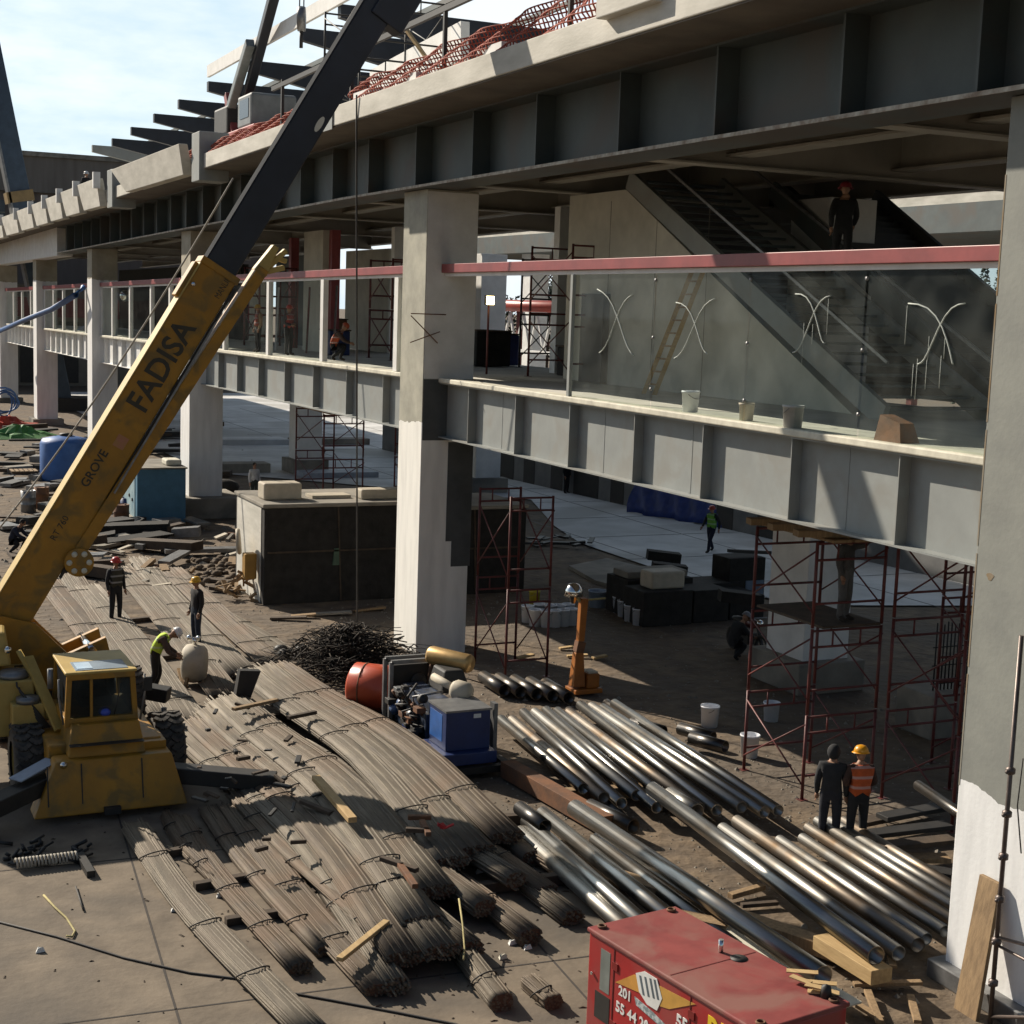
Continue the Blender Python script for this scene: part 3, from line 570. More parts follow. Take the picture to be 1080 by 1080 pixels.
    hd = MB(); hd.bar(J1-d*.1, J1+d*.5, .3, .26, up, .2, .12); hd.bar(J1+d*.1-up*.1, J1+d*.55-up*.22, .14, .1, up); hd.bar(J1+d*.0-up*.12, J1+d*.25-up*.36, .14, .1, up); hd.bar(J1+d*.3-up*.06, J1+d*.38-up*.34, .1, .09, up); hd.build('jib_head', yel_l, jib, bevel=.01)
    MB().bar(P+d*.9-up*(hb/2+.03)+nY*.2, Q-d*.2-up*(hb/2+.03)+nY*.2, .06, .05, up).build('boom_gap_dark', black, bm_)  # black strip drawn in for the dark gap between boom and jib
    MB().bar(gy(120, 520, YB-.34)-up*.01, gy(228, 340, YB-.34), .02, .035, up).build('rail_strip', grey_s, bm_)
    # lettering on the side facing the road
    yf = Vector((0, YB-wb/2-.004, 0))
    def lay(body, px, size, mat, bold=0, sx=1.0):
        p = gy(px[0], px[1], YB-wb/2-.006); tx = text('lettering', body, size, mat, T, p-T.location, d, up, .002, 'LEFT', sx, bold); return tx
    lay('FADISA', (152, 437), .60, letter_d, .012, .97)
    lay('GROVE', (92, 515), .235, letter_d, .004)
    lay('MANLIFT', (231, 316), .17, letter_d, 0, .75)
    lay('RT 760', (58, 571), .17, letter_d, 0)
    p = gy(126, 470, YB-wb/2-.006)
    MB().prism([p+d*(.24*a-.05)+up*(.24*b) for a, b in ((0, -.4), (1, -.4), (1, .5), (0, .5))], (0, .003, 0)).build('faded_sticker', M('sticker_pink', (.42, .17, .10), (.40, .20, .07), 9, .7), bm_)
    # outriggers
    def outrigger(a, b, foot, s):
        o_ = MB().bar(a, b, .36, .28).build('outrigger_beam', black, T, bevel=.02)
        MB().lathe([(0, 0), (.2, 0), (.2, .06), (.06, .1), (.06, .34), (0, .34)], foot, 14).build('outrigger_pad', grey_s, o_)
    outrigger(Vector((5.3, 25.35, .55)), Vector((7.15, 24.55, .42)), Vector((7.0, 24.6, 0)), 1)
    outrigger(Vector((3.5, 25.35, .6)), Vector((2.2, 24.35, .45)), Vector((2.3, 24.4, 0)), -1)
    MB().bar((2.85, 24.95, .77), (3.5, 25.4, .92), .3, .02).build('outrigger_cover', M('pale_blue_steel', (.32, .38, .48), None, 3, .4), T)
    outrigger(Vector((5.2, 30.9, .8)), Vector((6.5, 30.2, .6)), Vector((6.4, 30.2, 0)), 1)
    return T
crane()
MB().ball((4.42, 25.64, 1.62), .11, 14, 8, (1, 1, .8)).add([], []).build('hard_hat', M('hard_hat_blue', (.05, .09, .5), (.04, .07, .4), 3, .35), None, (4.42, 25.64, 1.55))
tag(bpy.data.objects['hard_hat'], 'bright blue hard hat lying behind the windscreen of the yellow crane cab', 'hard hat')

# ------------------------------------------------------------------ rebar bundles
rust_end = M('rebar_cut_ends', (.13, .06, .03), (.03, .022, .018), 40, .9)
ORD = ['leftmost', 'second', 'third', 'fourth', 'fifth', 'sixth', 'seventh', 'eighth', 'ninth', 'tenth', 'eleventh', 'twelfth']
def nth(k, last=99): return 'leftmost' if k == 0 else ('rightmost' if k == last else ORD[k]+' from left')
def bundle(sp, ep, z0, z1, wd, ht, n, mi, label, group, sag=.0, seed=0, bend=0.0, ext=0.0, rr=.0165, ties=3):
    R = random.Random(seed); n = int(n*1.9); a = gz(sp[0], sp[1], z0); b = gz(ep[0], ep[1], z1); dv = (b-a); dv.z = 0; ln = dv.length; dn = dv.normalized(); sd = Vector((dn.y, -dn.x, 0))
    a = a-dn*ext; ln += ext; base = Vector((a.x, a.y, 0)); K = 11; mb = MB(); ph = R.uniform(0, 6)
    def cen(t): return a+dn*(ln*t)+sd*(bend*math.sin(PI*t))+Vector((0, 0, (z1-z0)*t+sag*math.sin(2*PI*t*1.15+ph)))
    NS = 16
    ring = lambda t: [cen(t)+sd*(wd*.47*math.copysign(abs(math.cos(q))**.6, math.cos(q)))+Vector((0, 0, ht*.44*math.copysign(abs(math.sin(q))**.7, math.sin(q)))) for q in [2*PI*j/NS for j in range(NS)]]
    rs_ = [ring(.005+.992*k/(K-1)) for k in range(K)]; vs = [Vector((p.x, p.y, max(p.z, .004))) for r_ in rs_ for p in r_]
    mb.add(vs, [(k*NS+j, k*NS+(j+1) % NS, (k+1)*NS+(j+1) % NS, (k+1)*NS+j) for k in range(K-1) for j in range(NS)], True)
    mb.m = 1; mb.add(vs[:NS], [tuple(range(NS))]); mb.add(vs[-NS:], [tuple(range(NS))]); mb.m = 0
    for i in range(n):
        u = R.uniform(-1, 1); h = R.uniform(-1, 1)*math.sqrt(max(0, 1-u*u*.85)); u2 = max(-1, min(1, u+R.gauss(0, .07))); h2 = h+R.uniform(-.1, .1)
        s0 = R.uniform(-.02, .02) if R.random() < .85 else R.uniform(-.02, .12); s1 = 1+R.uniform(-.006, .004) if R.random() < .93 else R.uniform(.95, 1.02)
        w1, w2 = R.uniform(0, 6), R.uniform(0, 6); pts = []
        for k in range(K):
            t = s0+(s1-s0)*k/(K-1); m_ = 4*t*(1-t); uu = u*(1-t)+u2*t+.045*math.sin(4*t+w1); hh = h*(1-t)+h2*t+.06*math.sin(5*t+w2)
            c = cen(t); p = c+sd*(uu*wd/2)+Vector((0, 0, hh*ht/2)); p.z = max(p.z, rr); pts.append(p)
        mb.path(pts, rr, 5, True, True)
    o = mb.build('rebar_bundle', [rebar_ms[mi], rust_end], None, base); tag(o, label, 'rebar', group)
    for k in range(ties):
        t = (k+.6)/ties*.92+R.uniform(-.05, .05); c = cen(t); pts = []
        for j in range(15):
            q = PI*(-.12+1.24*j/14); pts.append(c+sd*(math.cos(q)*(wd/2+.03))+Vector((0, 0, max(.02-c.z, math.sin(q)*(ht/2+.028))))+dn*(.1*math.sin(q*1.3)))
        tw = MB().path(pts, .011, 5).build('tie_wire', cable_m, o)
    return o
LB_TOP = 'grey steel rebar bundle in the wide sunlit top layer of the pile between crane and blue machine'
LB_LOW = 'steel rebar bundle whose cut end sticks out at the dark lower end of the pile'
LB_FAR = 'flat rebar bundle lying on the dirt behind the crane, near the standing men'
LB_SH = 'brown rebar bundle lying on the concrete in the shadow in front of the crane'
tops = [((300, 704), (536, 878), .50, .47, 1), ((285, 706), (505, 893), .58, .52, 0), ((268, 712), (478, 905), .58, .50, 2), ((250, 738), (462, 935), .52, .48, 0), ((236, 742), (446, 968), .46, .46, 2),
        ((222, 752), (468, 998), .36, .40, 0), ((206, 764), (428, 1005), .30, .36, 1), ((192, 772), (400, 985), .22, .25, 2)]
for i, (s, e, z0, z1, mi) in enumerate(tops):
    bundle(s, e, z0, z1, .62 if i < 5 else .55, .22, 56, mi, nth(7-i, 7)+' grey rebar bundle in the sunlit top layer of the pile', 'rebar bundles in the top layer of the pile', .09, 10, -.22+rnd(-.05, .05), .2)
lows = [((420, 800), (562, 905), .22, .16, 0), ((400, 820), (578, 942), .25, .15, 1), ((380, 800), (605, 968), .15, .12, 0), ((340, 800), (545, 930), .33, .3, 2), ((330, 830), (512, 958), .30, .28, 0), ((380, 850), (560, 990), .12, .12, 1), ((300, 830), (498, 1002), .22, .2, 0), ((455, 830), (612, 930), .12, .12, 1), ((250, 800), (418, 1040), .14, .14, 2)]
for i, (s, e, z0, z1, mi) in enumerate(lows):
    bundle(s, e, z0, z1, .36, .26, 40, mi, 'low brown rebar bundle, its cut end '+('nearest the red generator', 'beside the steel pipes', 'lowest on the right', 'in the middle', 'under the top layer', 'farthest out right', 'below the yellow rope', 'closest to the blue machine', 'nearest the camera')[i]+',', 'rebar bundles at the bottom of the pile', .02, 40+i, 0, 1.0)
shad = [((196, 872), (318, 1022), .10, .10, .34), ((226, 862), (345, 1003), .10, .10, .30), ((250, 858), (404, 1044), .12, .12, .5), ((182, 868), (232, 930), .08, .08, .2), ((262, 846), (440, 1010), .22, .24, .5)]
for i, (s, e, z0, z1, wd) in enumerate(shad):
    bundle(s, e, z0, z1, wd, .16, 40, 1, ('leftmost', 'second', 'third', 'shortest', 'highest')[i]+' brown rebar bundle on the concrete in the crane shadow', 'rebar bundles in front of the crane', .015, 60+i, .1, .4)
bundle((142, 872), (334, 1094), .12, .12, .42, .16, 40, 2, 'leftmost rebar bundle, its near half brightly sunlit on the open concrete', None, .02, 80, .15, 0)
bundle((492, 1008), (530, 1058), .12, .12, .30, .26, 34, 0, 'short round rebar bundle end tied with yellow rope beside the cable', None, 0, 81, 0, 0, ties=1)
bundle((558, 1035), (584, 1058), .1, .1, .26, .2, 26, 1, 'shortest rebar stub lying alone on the concrete left of the red generator', None, 0, 82, 0, 0, ties=1)
far = [((95, 622), (205, 772), .07, .12, 2), ((128, 600), (238, 735), .08, .12, 0), ((150, 592), (258, 712), .07, .1, 2), ((182, 602), (290, 700), .06, .1, 1), ((70, 600), (185, 765), .06, .1, 0), ((48, 610), (150, 745), .06, .08, 1), ((215, 640), (300, 690), .05, .05, 2)]
for i, (s, e, z0, z1, mi) in enumerate(far):
    bundle(s, e, z0, z1, .75, .10, 40, mi, 'flat rebar bundle on the dirt '+('just left of the red-helmeted man', 'under the red-helmeted man', 'right behind the red-helmeted man', 'by the yellow-helmeted man', 'nearest the crane boom', 'farthest left', 'farthest right')[i], 'flat rebar bundles behind the crane', .01, 90+i, rnd(-.2, .2), .5)
# sleepers the bundles rest on
def timber(a, b, wd, ht, mat, label, cat='timber', group=None, name='timber_sleeper'):
    a = Vector(a); b = Vector(b); o = MB().bar(a, b, wd, ht).build(name, mat, None, (a+b)/2, bevel=.008); return tag(o, label, cat, group)
for (p, q) in (((205, 935), (262, 925)), ((238, 972), (300, 962)), ((300, 950), (360, 935)), ((150, 905), (215, 893)), ((120, 700), (205, 690)), ((90, 660), (180, 650))):
    timber(gz(*p, .06), gz(*q, .06), .14, .12, wood_d, 'dark timber sleeper lying crosswise under the rebar near the crane', 'sleeper', 'dark sleepers under the rebar')
for (p, q) in (((330, 880), (560, 862)), ((400, 950), (600, 925)), ((250, 760), (450, 745))):
    timber(gz(*p, .1), gz(*q, .1), .16, .16, wood_d, 'long dark bearer under the middle of the big rebar pile', 'sleeper', 'bearers under the rebar pile')
timber(gz(333, 820, .82), gz(372, 865, .80), .14, .09, wood_y, 'yellow fresh-cut plank lying on the rebar pile', 'plank', None, 'plank')
timber(gz(358, 1012, .35), gz(408, 972, .42), .1, .06, wood_y, 'yellow stick propped across the near end of the rebar bundles', 'plank', None, 'plank')
timber(gz(246, 748, .72), gz(292, 738, .72), .12, .06, wood, 'short brown board across the upper end of the rebar pile', 'plank', None, 'plank')
timber(gz(304, 757, .75), gz(333, 751, .75), .1, .07, wood_d, 'dark wooden block on top of the rebar pile', 'plank', None, 'plank')
timber(gz(318, 845, .60), gz(350, 858, .60), .1, .06, wood_d, 'dark rod-like stick beside the yellow plank on the rebar', 'plank', None, 'plank')
for k, (p, q) in enumerate((((430, 862), (455, 862)), ((428, 875), (454, 876)), ((445, 866), (452, 880)), ((402, 905), (440, 918)), ((422, 912), (438, 935)))):
    timber(gz(*p, .70), gz(*q, .70), .09, .07, wood_d if k % 2 else rust, 'small dark timber scrap on the near half of the rebar pile', 'plank', 'dark scraps on the rebar pile', 'timber_scrap')
for k in range(34):
    x, y = rnd(205, 330), rnd(740, 900)
    if abs((x-205)-(y-740)*.75) > 70: continue
    a = gz(x, y, .63); ang = rnd(0, 3.1); ln = rnd(.1, .35)
    timber(a, a+Vector((math.cos(ang)*ln, math.sin(ang)*ln, rnd(-.03, .06))), rnd(.05, .1), rnd(.03, .07), random.choice([wood_d, wood_d, black]), 'small dark scrap lying on the left side of the rebar pile', 'scrap', 'dark scraps on the left of the pile', 'timber_scrap')
p = gz(470, 873, .66); q = MB()
for k in range(7): a = rnd(0, 6); q.bar(p, p+Vector((math.cos(a)*.13, math.sin(a)*.1, rnd(.0, .1))), .06, .02)
tag(q.build('red_rag', M('rag_red', (.5, .03, .03), None, 5, .9), None, p), 'small bright red rag lying on the rebar pile', 'rag')
# upright dark crate-like piece
p = gz(254, 738, .5)
o = MB().hexa([p+Vector(v) for v in ((-.12, 0, 0), (.2, 0, 0), (.2, .2, 0), (-.12, .2, 0), (-.02, 0, .62), (.42, 0, .58), (.42, .2, .58), (-.02, .2, .62))]).build('steel_bracket', black, None, p); tag(o, 'black steel bracket standing upright on the upper end of the rebar pile', 'bracket')

# ------------------------------------------------------------------ steel pipes
def pipe(sp, ep, z, r, mi, label, group=None, ext=0.0, z1=None):
    a = gz(sp[0], sp[1], z); b = b3 if ep is None else gz(ep[0], ep[1], z if z1 is None else z1); d = (b-a).normalized(); b = b+d*ext
    o = MB().pipe(a, b, r, .014, 18).build('steel_pipe', pipe_ms[mi], None, (a+b)/2)
    MB().lathe([(r-.02, 0), (0, .0)], a+d*.35, 12, d).build('pipe_bore', black, o); MB().lathe([(r-.02, 0), (0, .0)], b-d*.35, 12, d).build('pipe_bore', black, o)
    return tag(o, label, 'pipe', group)
LP1 = 'steel pipe in the upper row of the pipe stack behind the blue machine'
n1 = 11
for k in range(n1):
    t = k/(n1-1); s = (528+(648-528)*t, 758-16*t+rnd(-4, 4)); e0 = (648, 842) if k < 5 else (742, 848); e = (612+(826-612)*t+rnd(-6, 6), 838+20*t+rnd(-9, 7))
    pipe(s, e, .34, .105, (0, 3, 0, 1, 0, 0, 3, 0, 1, 0, 0)[k], nth(k, n1-1)+' steel pipe in the upper row of the stack behind the blue machine', 'pipes in the upper stack')
for k, (s, e) in enumerate((((542, 762), (640, 842)), ((600, 750), (700, 850)), ((640, 742), (790, 842)), ((570, 756), (660, 868)))): pipe(s, e, .12, .11, 2, 'darker steel pipe in the bottom layer of the stack behind the blue machine', 'pipes below the upper stack')
LP2 = 'bright steel pipe in the middle group behind the red generator'
pipe((556, 866), (742, 1032), .36, .125, 0, 'left bright steel pipe of the pair ending behind the red generator', 'pipes in the middle group'); pipe((572, 858), (762, 1014), .36, .125, 0, 'right bright steel pipe of the pair ending behind the red generator', 'pipes in the middle group'); pipe((548, 878), (716, 1030), .2, .12, 1, 'dull steel pipe left of the bright pair ending behind the red generator', 'pipes in the middle group')
pipe((628, 886), (776, 1000), .2, .12, 0, 'short bright steel pipe right of the bright pair ending behind the red generator', 'pipes in the middle group')
pipe((606, 852), (868, 1030), .50, .145, 0, 'thickest steel pipe with a wide open mouth, ending beside the red generator')
pipe((688, 832), (924, 1008), .52, .13, 0, 'long single steel pipe running diagonally from the stack to the split timber')
pipe((622, 850), (668, 872), .26, .13, 2, 'short dark pipe stub between the upper stack and the thick pipe')
pipe((706, 838), (735, 856), .35, .14, 1, 'short steel pipe offcut at the near end of the upper stack')
pipe((548, 852), (575, 872), .5, .12, 2, 'short black pipe with open end at the upper end of the bright pair')
pipe((600, 905), (700, 1010), .12, .11, 2, 'dark steel pipe lying lowest beside the rebar ends')
LP3 = 'rust-dusted steel pipe in the right-hand row running under the big column'
st3 = [(762, 874), (777, 866), (822, 886), (846, 884), (852, 873), (862, 866), (876, 866), (890, 866)]
en3 = [(1002, 1022), (1000, 996), (1001, 972), (1001, 956), (1001, 940), (1003, 925), (1004, 911), (1005, 898)]
d3 = (gz(962, 1008, .3)-gz(765, 870, .3)).normalized()
for k, (s, e) in enumerate(zip(st3, en3)):
    a3 = gz(s[0], s[1], .3); b3 = a3+d3*((a3.y-15.12-.12*k)/-d3.y)
    pipe(s, None, .30, .11 if k < 2 else .09, (1, 3, 1, 1, 3, 1, 1, 3)[k], nth(k, 7)+' rust-dusted pipe in the right-hand row running under the big column', 'pipes in the right-hand row')
for k in range(5): p = gz(532+17*k, 728+2*k, .2); o = MB().pipe(p, p+Vector((.05, 1.3, 0)), .15, .02, 14).build('black_pipe', pipe_ms[2], None, p); MB().lathe([(.13, 0), (0, 0)], p+Vector((0, .3, 0)), 12, (0, 1, 0)).build('pipe_bore', black, o); tag(o, 'black pipe end in the row beside the orange machine', 'pipe', 'black pipe ends')
for p in (gz(752, 778, .25), gz(765, 788, .25), gz(700, 772, .25)): o = MB().pipe(p, p+Vector((-.3, .8, 0)), .13, .02, 12).build('black_pipe', pipe_ms[2], None, p); tag(o, 'short black pipe lying along the right edge of the upper pipe stack', 'pipe', 'short black pipes by the stack')
pipe((968, 828), (1012, 858), .9, .09, 2, 'black pipe sticking out from behind the big white column', None, 1.0)
# bearers, planks and steel sections between the pipes
timber(gz(596, 838, .15), gz(700, 832, .15), .2, .2, wood, 'brown timber bearer under the near ends of the upper pipes', 'timber', None, 'timber_bearer')
timber(gz(535, 810, .2), gz(640, 870, .2), .3, .3, rust, 'rusty square steel section between rebar and pipes', 'steel section', None, 'steel_section')
timber(gz(648, 925, .16), gz(900, 1010, .16), .28, .2, wood, 'long brown plank lying between the thick pipe and the diagonal pipe', 'plank', None, 'plank')
timber(gz(868, 992, .28), gz(930, 1030, .30), .34, .2, wood_y, 'split pale timber baulk under the end of the diagonal pipe', 'timber', None, 'timber_baulk')
timber(gz(770, 945, .1), gz(805, 935, .12), .12, .08, wood, 'short crooked stick on the dirt between two pipe groups', 'stick', None, 'wood_stick')
timber(gz(782, 955, .08), gz(820, 952, .08), .1, .06, wood_d, 'dark stick beside the crooked stick between two pipe groups', 'stick', None, 'wood_stick')
timber(gz(706, 962, .3), gz(768, 975, .3), .26, .05, wood, 'flat board end lying on pipes above the red generator', 'board', None, 'board')
timber(gz(760, 978, .26), gz(900, 1060, .26), .3, .03, cream, 'dusty pale strip with yellow paint beside the thick pipe', 'board', None, 'board')
for k, (p, q) in enumerate((((905, 1060), (930, 1075)), ((935, 985), (942, 1020)), ((960, 1050), (968, 1078)), ((900, 1038), (972, 1036)), ((915, 1045), (928, 1078)))):
    timber(gz(*p, .1), gz(*q, .12), .1, .05, wood, 'loose brown lath by the foot of the big column', 'lath', 'laths at the column foot', 'wood_lath')
for k, (p, q, m) in enumerate((((905, 868), (985, 852), wood_d), ((915, 880), (1000, 870), black), ((925, 893), (1005, 885), wood_d), ((940, 905), (1000, 905), wood), ((950, 912), (1005, 922), black), ((930, 862), (1010, 848), black))):
    timber(gz(*p, .15+.08*(k % 3)), gz(*q, .15+.08*(k % 3)), .3, .08, m, 'dark board stacked in the shade behind the big column', 'board', 'dark boards behind the big column', 'board')
# ------------------------------------------------------------------ people
BONES = [('pelvis', 'spine'), ('spine', 'chest'), ('chest', 'neck'), ('neck', 'head')]
for s in 'LR': BONES += [('chest', 'sh'+s), ('sh'+s, 'el'+s), ('el'+s, 'wr'+s), ('pelvis', 'hip'+s), ('hip'+s, 'kn'+s), ('kn'+s, 'an'+s), ('an'+s, 'toe'+s)]
BASE = {'pelvis': (0, 0, .95), 'spine': (0, .01, 1.12), 'chest': (0, .01, 1.33), 'neck': (0, 0, 1.47), 'head': (0, -.01, 1.56)}
for s, k in (('L', 1), ('R', -1)):
    BASE.update({'sh'+s: (.185*k, .01, 1.40), 'el'+s: (.235*k, .03, 1.12), 'wr'+s: (.24*k, -.06, .88), 'hip'+s: (.095*k, 0, .88), 'kn'+s: (.11*k, -.02, .50), 'an'+s: (.12*k, .02, .09), 'toe'+s: (.14*k, -.15, .04)})
RAD = {'pelvis': (.165, .125), 'spine': (.165, .125), 'chest': (.18, .13), 'neck': (.062, .062), 'head': (.07, .075), 'sh': (.085, .085), 'el': (.065, .062), 'wr': (.045, .042), 'hip': (.108, .108), 'kn': (.08, .08), 'an': (.06, .06), 'toe': (.045, .035)}
VM = {}
def vest_mat(c):
    k = tuple(c)
    if k in VM: return VM[k]
    m = M('vest_cloth', c, tuple(x*.72 for x in c), 9, .85, bump=.3, bscale=20); t = m.node_tree; b = t.nodes['Principled BSDF']; src = b.inputs['Base Color'].links[0].from_socket
    tc = t.nodes.new('ShaderNodeTexCoord'); s = t.nodes.new('ShaderNodeSeparateXYZ'); t.links.new(tc.outputs['Object'], s.inputs[0]); pp = t.nodes.new('ShaderNodeMath'); pp.operation = 'PINGPONG'; pp.inputs[1].default_value = .085; t.links.new(s.outputs[2], pp.inputs[0])
    g = t.nodes.new('ShaderNodeMath'); g.operation = 'GREATER_THAN'; g.inputs[1].default_value = .062; t.links.new(pp.outputs[0], g.inputs[0]); x = t.nodes.new('ShaderNodeMix'); x.data_type = 'RGBA'; t.links.new(g.outputs[0], x.inputs[0]); t.links.new(src, x.inputs[6]); x.inputs[7].default_value = (*[v*.45+.22 for v in c], 1); t.links.new(x.outputs[2], b.inputs['Base Color']); VM[k] = m; return m
def person(label, loc, rz, top, legs, hat=None, vest=None, pose=None, group=None, hood=None, hgt=1.0, boots=(.04, .03, .022)):
    J = {k: Vector(v) for k, v in BASE.items()}
    for k, v in (pose or {}).items(): J[k] = Vector(v)
    names = list(J); me = bpy.data.meshes.new('p'); me.from_pydata([J[n] for n in names], [(names.index(a), names.index(b)) for a, b in BONES], [])
    o = bpy.data.objects.new('p', me); COL.objects.link(o); md = o.modifiers.new('skin', 'SKIN')
    if not me.skin_vertices: return None
    for i, n in enumerate(names):
        r = RAD.get(n) or RAD[n[:-1]]; me.skin_vertices[0].data[i].radius = r; me.skin_vertices[0].data[i].use_root = (n == 'pelvis')
    md.use_smooth_shade = True; sb = o.modifiers.new('sub', 'SUBSURF'); sb.levels = 1; sb.render_levels = 1
    dg = bpy.context.evaluated_depsgraph_get(); body = bpy.data.meshes.new_from_object(o.evaluated_get(dg)); bpy.data.objects.remove(o)
    mb = MB(); fm = []
    vs = [v.co.copy() for v in body.vertices]
    def seg(c):
        best, bn = 9, None
        for a, b in BONES:
            A, B = J[a], J[b]; d = B-A; t = max(0, min(1, (c-A).dot(d)/max(d.length_squared, 1e-6))); q = (c-(A+d*t)).length
            r = (RAD.get(b) or RAD[b[:-1]])[0]
            if q-r*.6 < best: best, bn = q-r*.6, (a, b, t)
        return bn
    segs = []
    for p in body.polygons:
        c = p.center; a, b, t = seg(c); segs.append((a, b, t))
        if a.startswith(('hip', 'kn')) or b.startswith('hip'): m = 1
        elif a.startswith('an'): m = 2
        elif a == 'neck': m = 3
        elif a.startswith('el') and t > .93: m = 3
        elif a == 'pelvis' and t < .35: m = 1
        else: m = 0
        mb.m = m; mb.add([], []); mb.f.append(tuple(p.vertices)); mb.mi.append(m); mb.sm.append(True)
    mb.v = [tuple(v) for v in vs]
    # head with nose, ears, chin
    hd = J['head']; hv = (J['head']-J['neck']).normalized(); hc = hd+hv*.075; mb.m = 3
    fw = Vector((0, -1, 0)) if 'face' not in (pose or {}) else Vector(pose['face']); fw = (fw-hv*fw.dot(hv)).normalized(); sdv = hv.cross(fw)
    n_, m_ = 14, 10; hvts = []
    for i in range(m_+1):
        th = PI*i/m_
        for j in range(n_):
            ph = 2*PI*j/n_; x = math.sin(th)*math.cos(ph); y = math.sin(th)*math.sin(ph); z = math.cos(th); k = 1-.18*max(0, -z)
            hvts.append(hc+sdv*(x*.076*k)+fw*(y*.097*(k if y < 0 else 1))+hv*(z*.118))
    mb.add(hvts, [(i*n_+j, (i+1)*n_+j, (i+1)*n_+(j+1) % n_, i*n_+(j+1) % n_) for i in range(m_) for j in range(n_)], True)
    mb.bar(hc+fw*.09+hv*.02, hc+fw*.115-hv*.025, .02, .03, fw, .032, .03)
    for s in (-1, 1): mb.ball(hc+sdv*(.078*s), .024, 6, 5, (.5, .8, 1.2)); mb.m = 2; mb.ball(hc+fw*.088+sdv*(.03*s)+hv*.015, .011, 6, 4); mb.m = 3
    mb.m = 4; mb.bar(hc+fw*.086-hv*.055-sdv*.02, hc+fw*.086-hv*.055+sdv*.02, .012, .008); mb.m = 3
    # hands: palm, four fingers, thumb
    for s in 'LR':
        wp = J['wr'+s]; dv = (wp-J['el'+s]).normalized(); k = 1 if s == 'L' else -1
        ax = Vector((0, 1, 0)); ax = (ax-dv*ax.dot(dv)).normalized(); nn = dv.cross(ax)*k
        mb.bar(wp-dv*.01, wp+dv*.085, .078, .028, nn, .074, .024) if False else mb.path([wp-dv*.01, wp+dv*.03, wp+dv*.085], .03, 8, True, True, [.03, .037, .034])
        for f in range(4):
            st = wp+dv*.085+ax*(-.028+.019*f); l = (.07, .08, .076, .06)[f]
            mb.path([st, st+dv*l*.5+nn*.008, st+dv*l*.85+nn*.03], .0095, 5, True, True, [.0098, .009, .007])
        st = wp+dv*.03-ax*.034; mb.path([st, st+dv*.035-ax*.022, st+dv*.065-ax*.02+nn*.015], .011, 5, True, True, [.012, .011, .008])
    hr = (.02, .015, .012)
    o = mb.build('person', [cloth(top), cloth(legs), cloth(boots), skin_m, cloth((.2, .07, .06))], None, None)
    tag(o, label, 'person', group)
    def shell(sel, dist, name, mat):
        ids = [i for i, sg in enumerate(segs) if sel(*sg)]; used = {}; q = MB()
        for i in ids:
            f = []
            for vi in body.polygons[i].vertices:
                if vi not in used: used[vi] = len(q.v); v = body.vertices[vi]; q.v.append(tuple(v.co+v.normal*dist))
                f.append(used[vi])
            q.f.append(tuple(f)); q.mi.append(0); q.sm.append(True)
        c = q.build(name, mat, o)
        sm = c.modifiers.new('solid', 'SOLIDIFY'); sm.thickness = .008
        return c
    if vest:
        c = shell(lambda a, b, t: (a in ('spine', 'chest') and not b.startswith('sh')) or (a == 'pelvis' and b == 'spine' and t > .2) or (b.startswith('sh') and t < .9), .016, 'vest', vest_mat(vest))
    if hat:
        q = MB(); q.lathe([(.118, -.01), (.122, .02), (.112, .06), (.08, .1), (.03, .118), (0, .12)], hc+hv*.04, 16, hv); q.lathe([(.118, -.012), (.15, -.016), (.15, -.008), (.118, .0)], hc+hv*.04+fw*.012, 16, hv)
        q.bar(hc+hv*.045+fw*.1, hc+hv*.032+fw*.175, .15, .01, hv, .09, .008); q.bar(hc+hv*.13+fw*.09, hc+hv*.13-fw*.09, .02, .02, hv)
        k = tuple(hat); 
        hm = M('hard_hat_shell', hat, tuple(x*.85 for x in hat), 4, .35); q.build('hard_hat', hm, o)
    if hood:
        q = MB(); q.ball(hc-fw*.012, .13, 12, 8, (.85, .95, 1.05)); q.build('hood', cloth(hood), o)
    if not hat and not hood:
        q = MB(); q.ball(hc-fw*.018+hv*.025, .108, 12, 8, (.82, .95, .98)); q.build('hair', cloth(hr), o)
    o.scale = (hgt,)*3; o.location = loc; o.rotation_euler = (0, 0, rz)
    bpy.data.meshes.remove(body)
    return o
WALK = {'knL': (.10, -.20, .52), 'anL': (.11, -.28, .10), 'toeL': (.12, -.45, .06), 'knR': (-.10, .06, .50), 'anR': (-.11, .30, .13), 'toeR': (-.12, .18, .05), 'elL': (.25, .16, 1.14), 'wrL': (.24, .14, .90), 'elR': (-.25, -.10, 1.14), 'wrR': (-.22, -.28, .98)}
CROUCH = {'pelvis': (0, .12, .48), 'spine': (0, .06, .66), 'chest': (0, -.08, .84), 'neck': (0, -.17, .96), 'head': (0, -.23, 1.04), 'shL': (.18, -.08, .9), 'shR': (-.18, -.08, .9), 'elL': (.24, -.24, .68), 'elR': (-.24, -.24, .68), 'wrL': (.14, -.45, .6), 'wrR': (-.14, -.45, .6), 'hipL': (.1, .1, .46), 'hipR': (-.1, .1, .46), 'knL': (.16, -.3, .52), 'knR': (-.16, -.22, .40), 'anL': (.15, -.12, .09), 'anR': (-.15, .12, .12), 'toeL': (.16, -.3, .04), 'toeR': (-.15, .0, .04)}
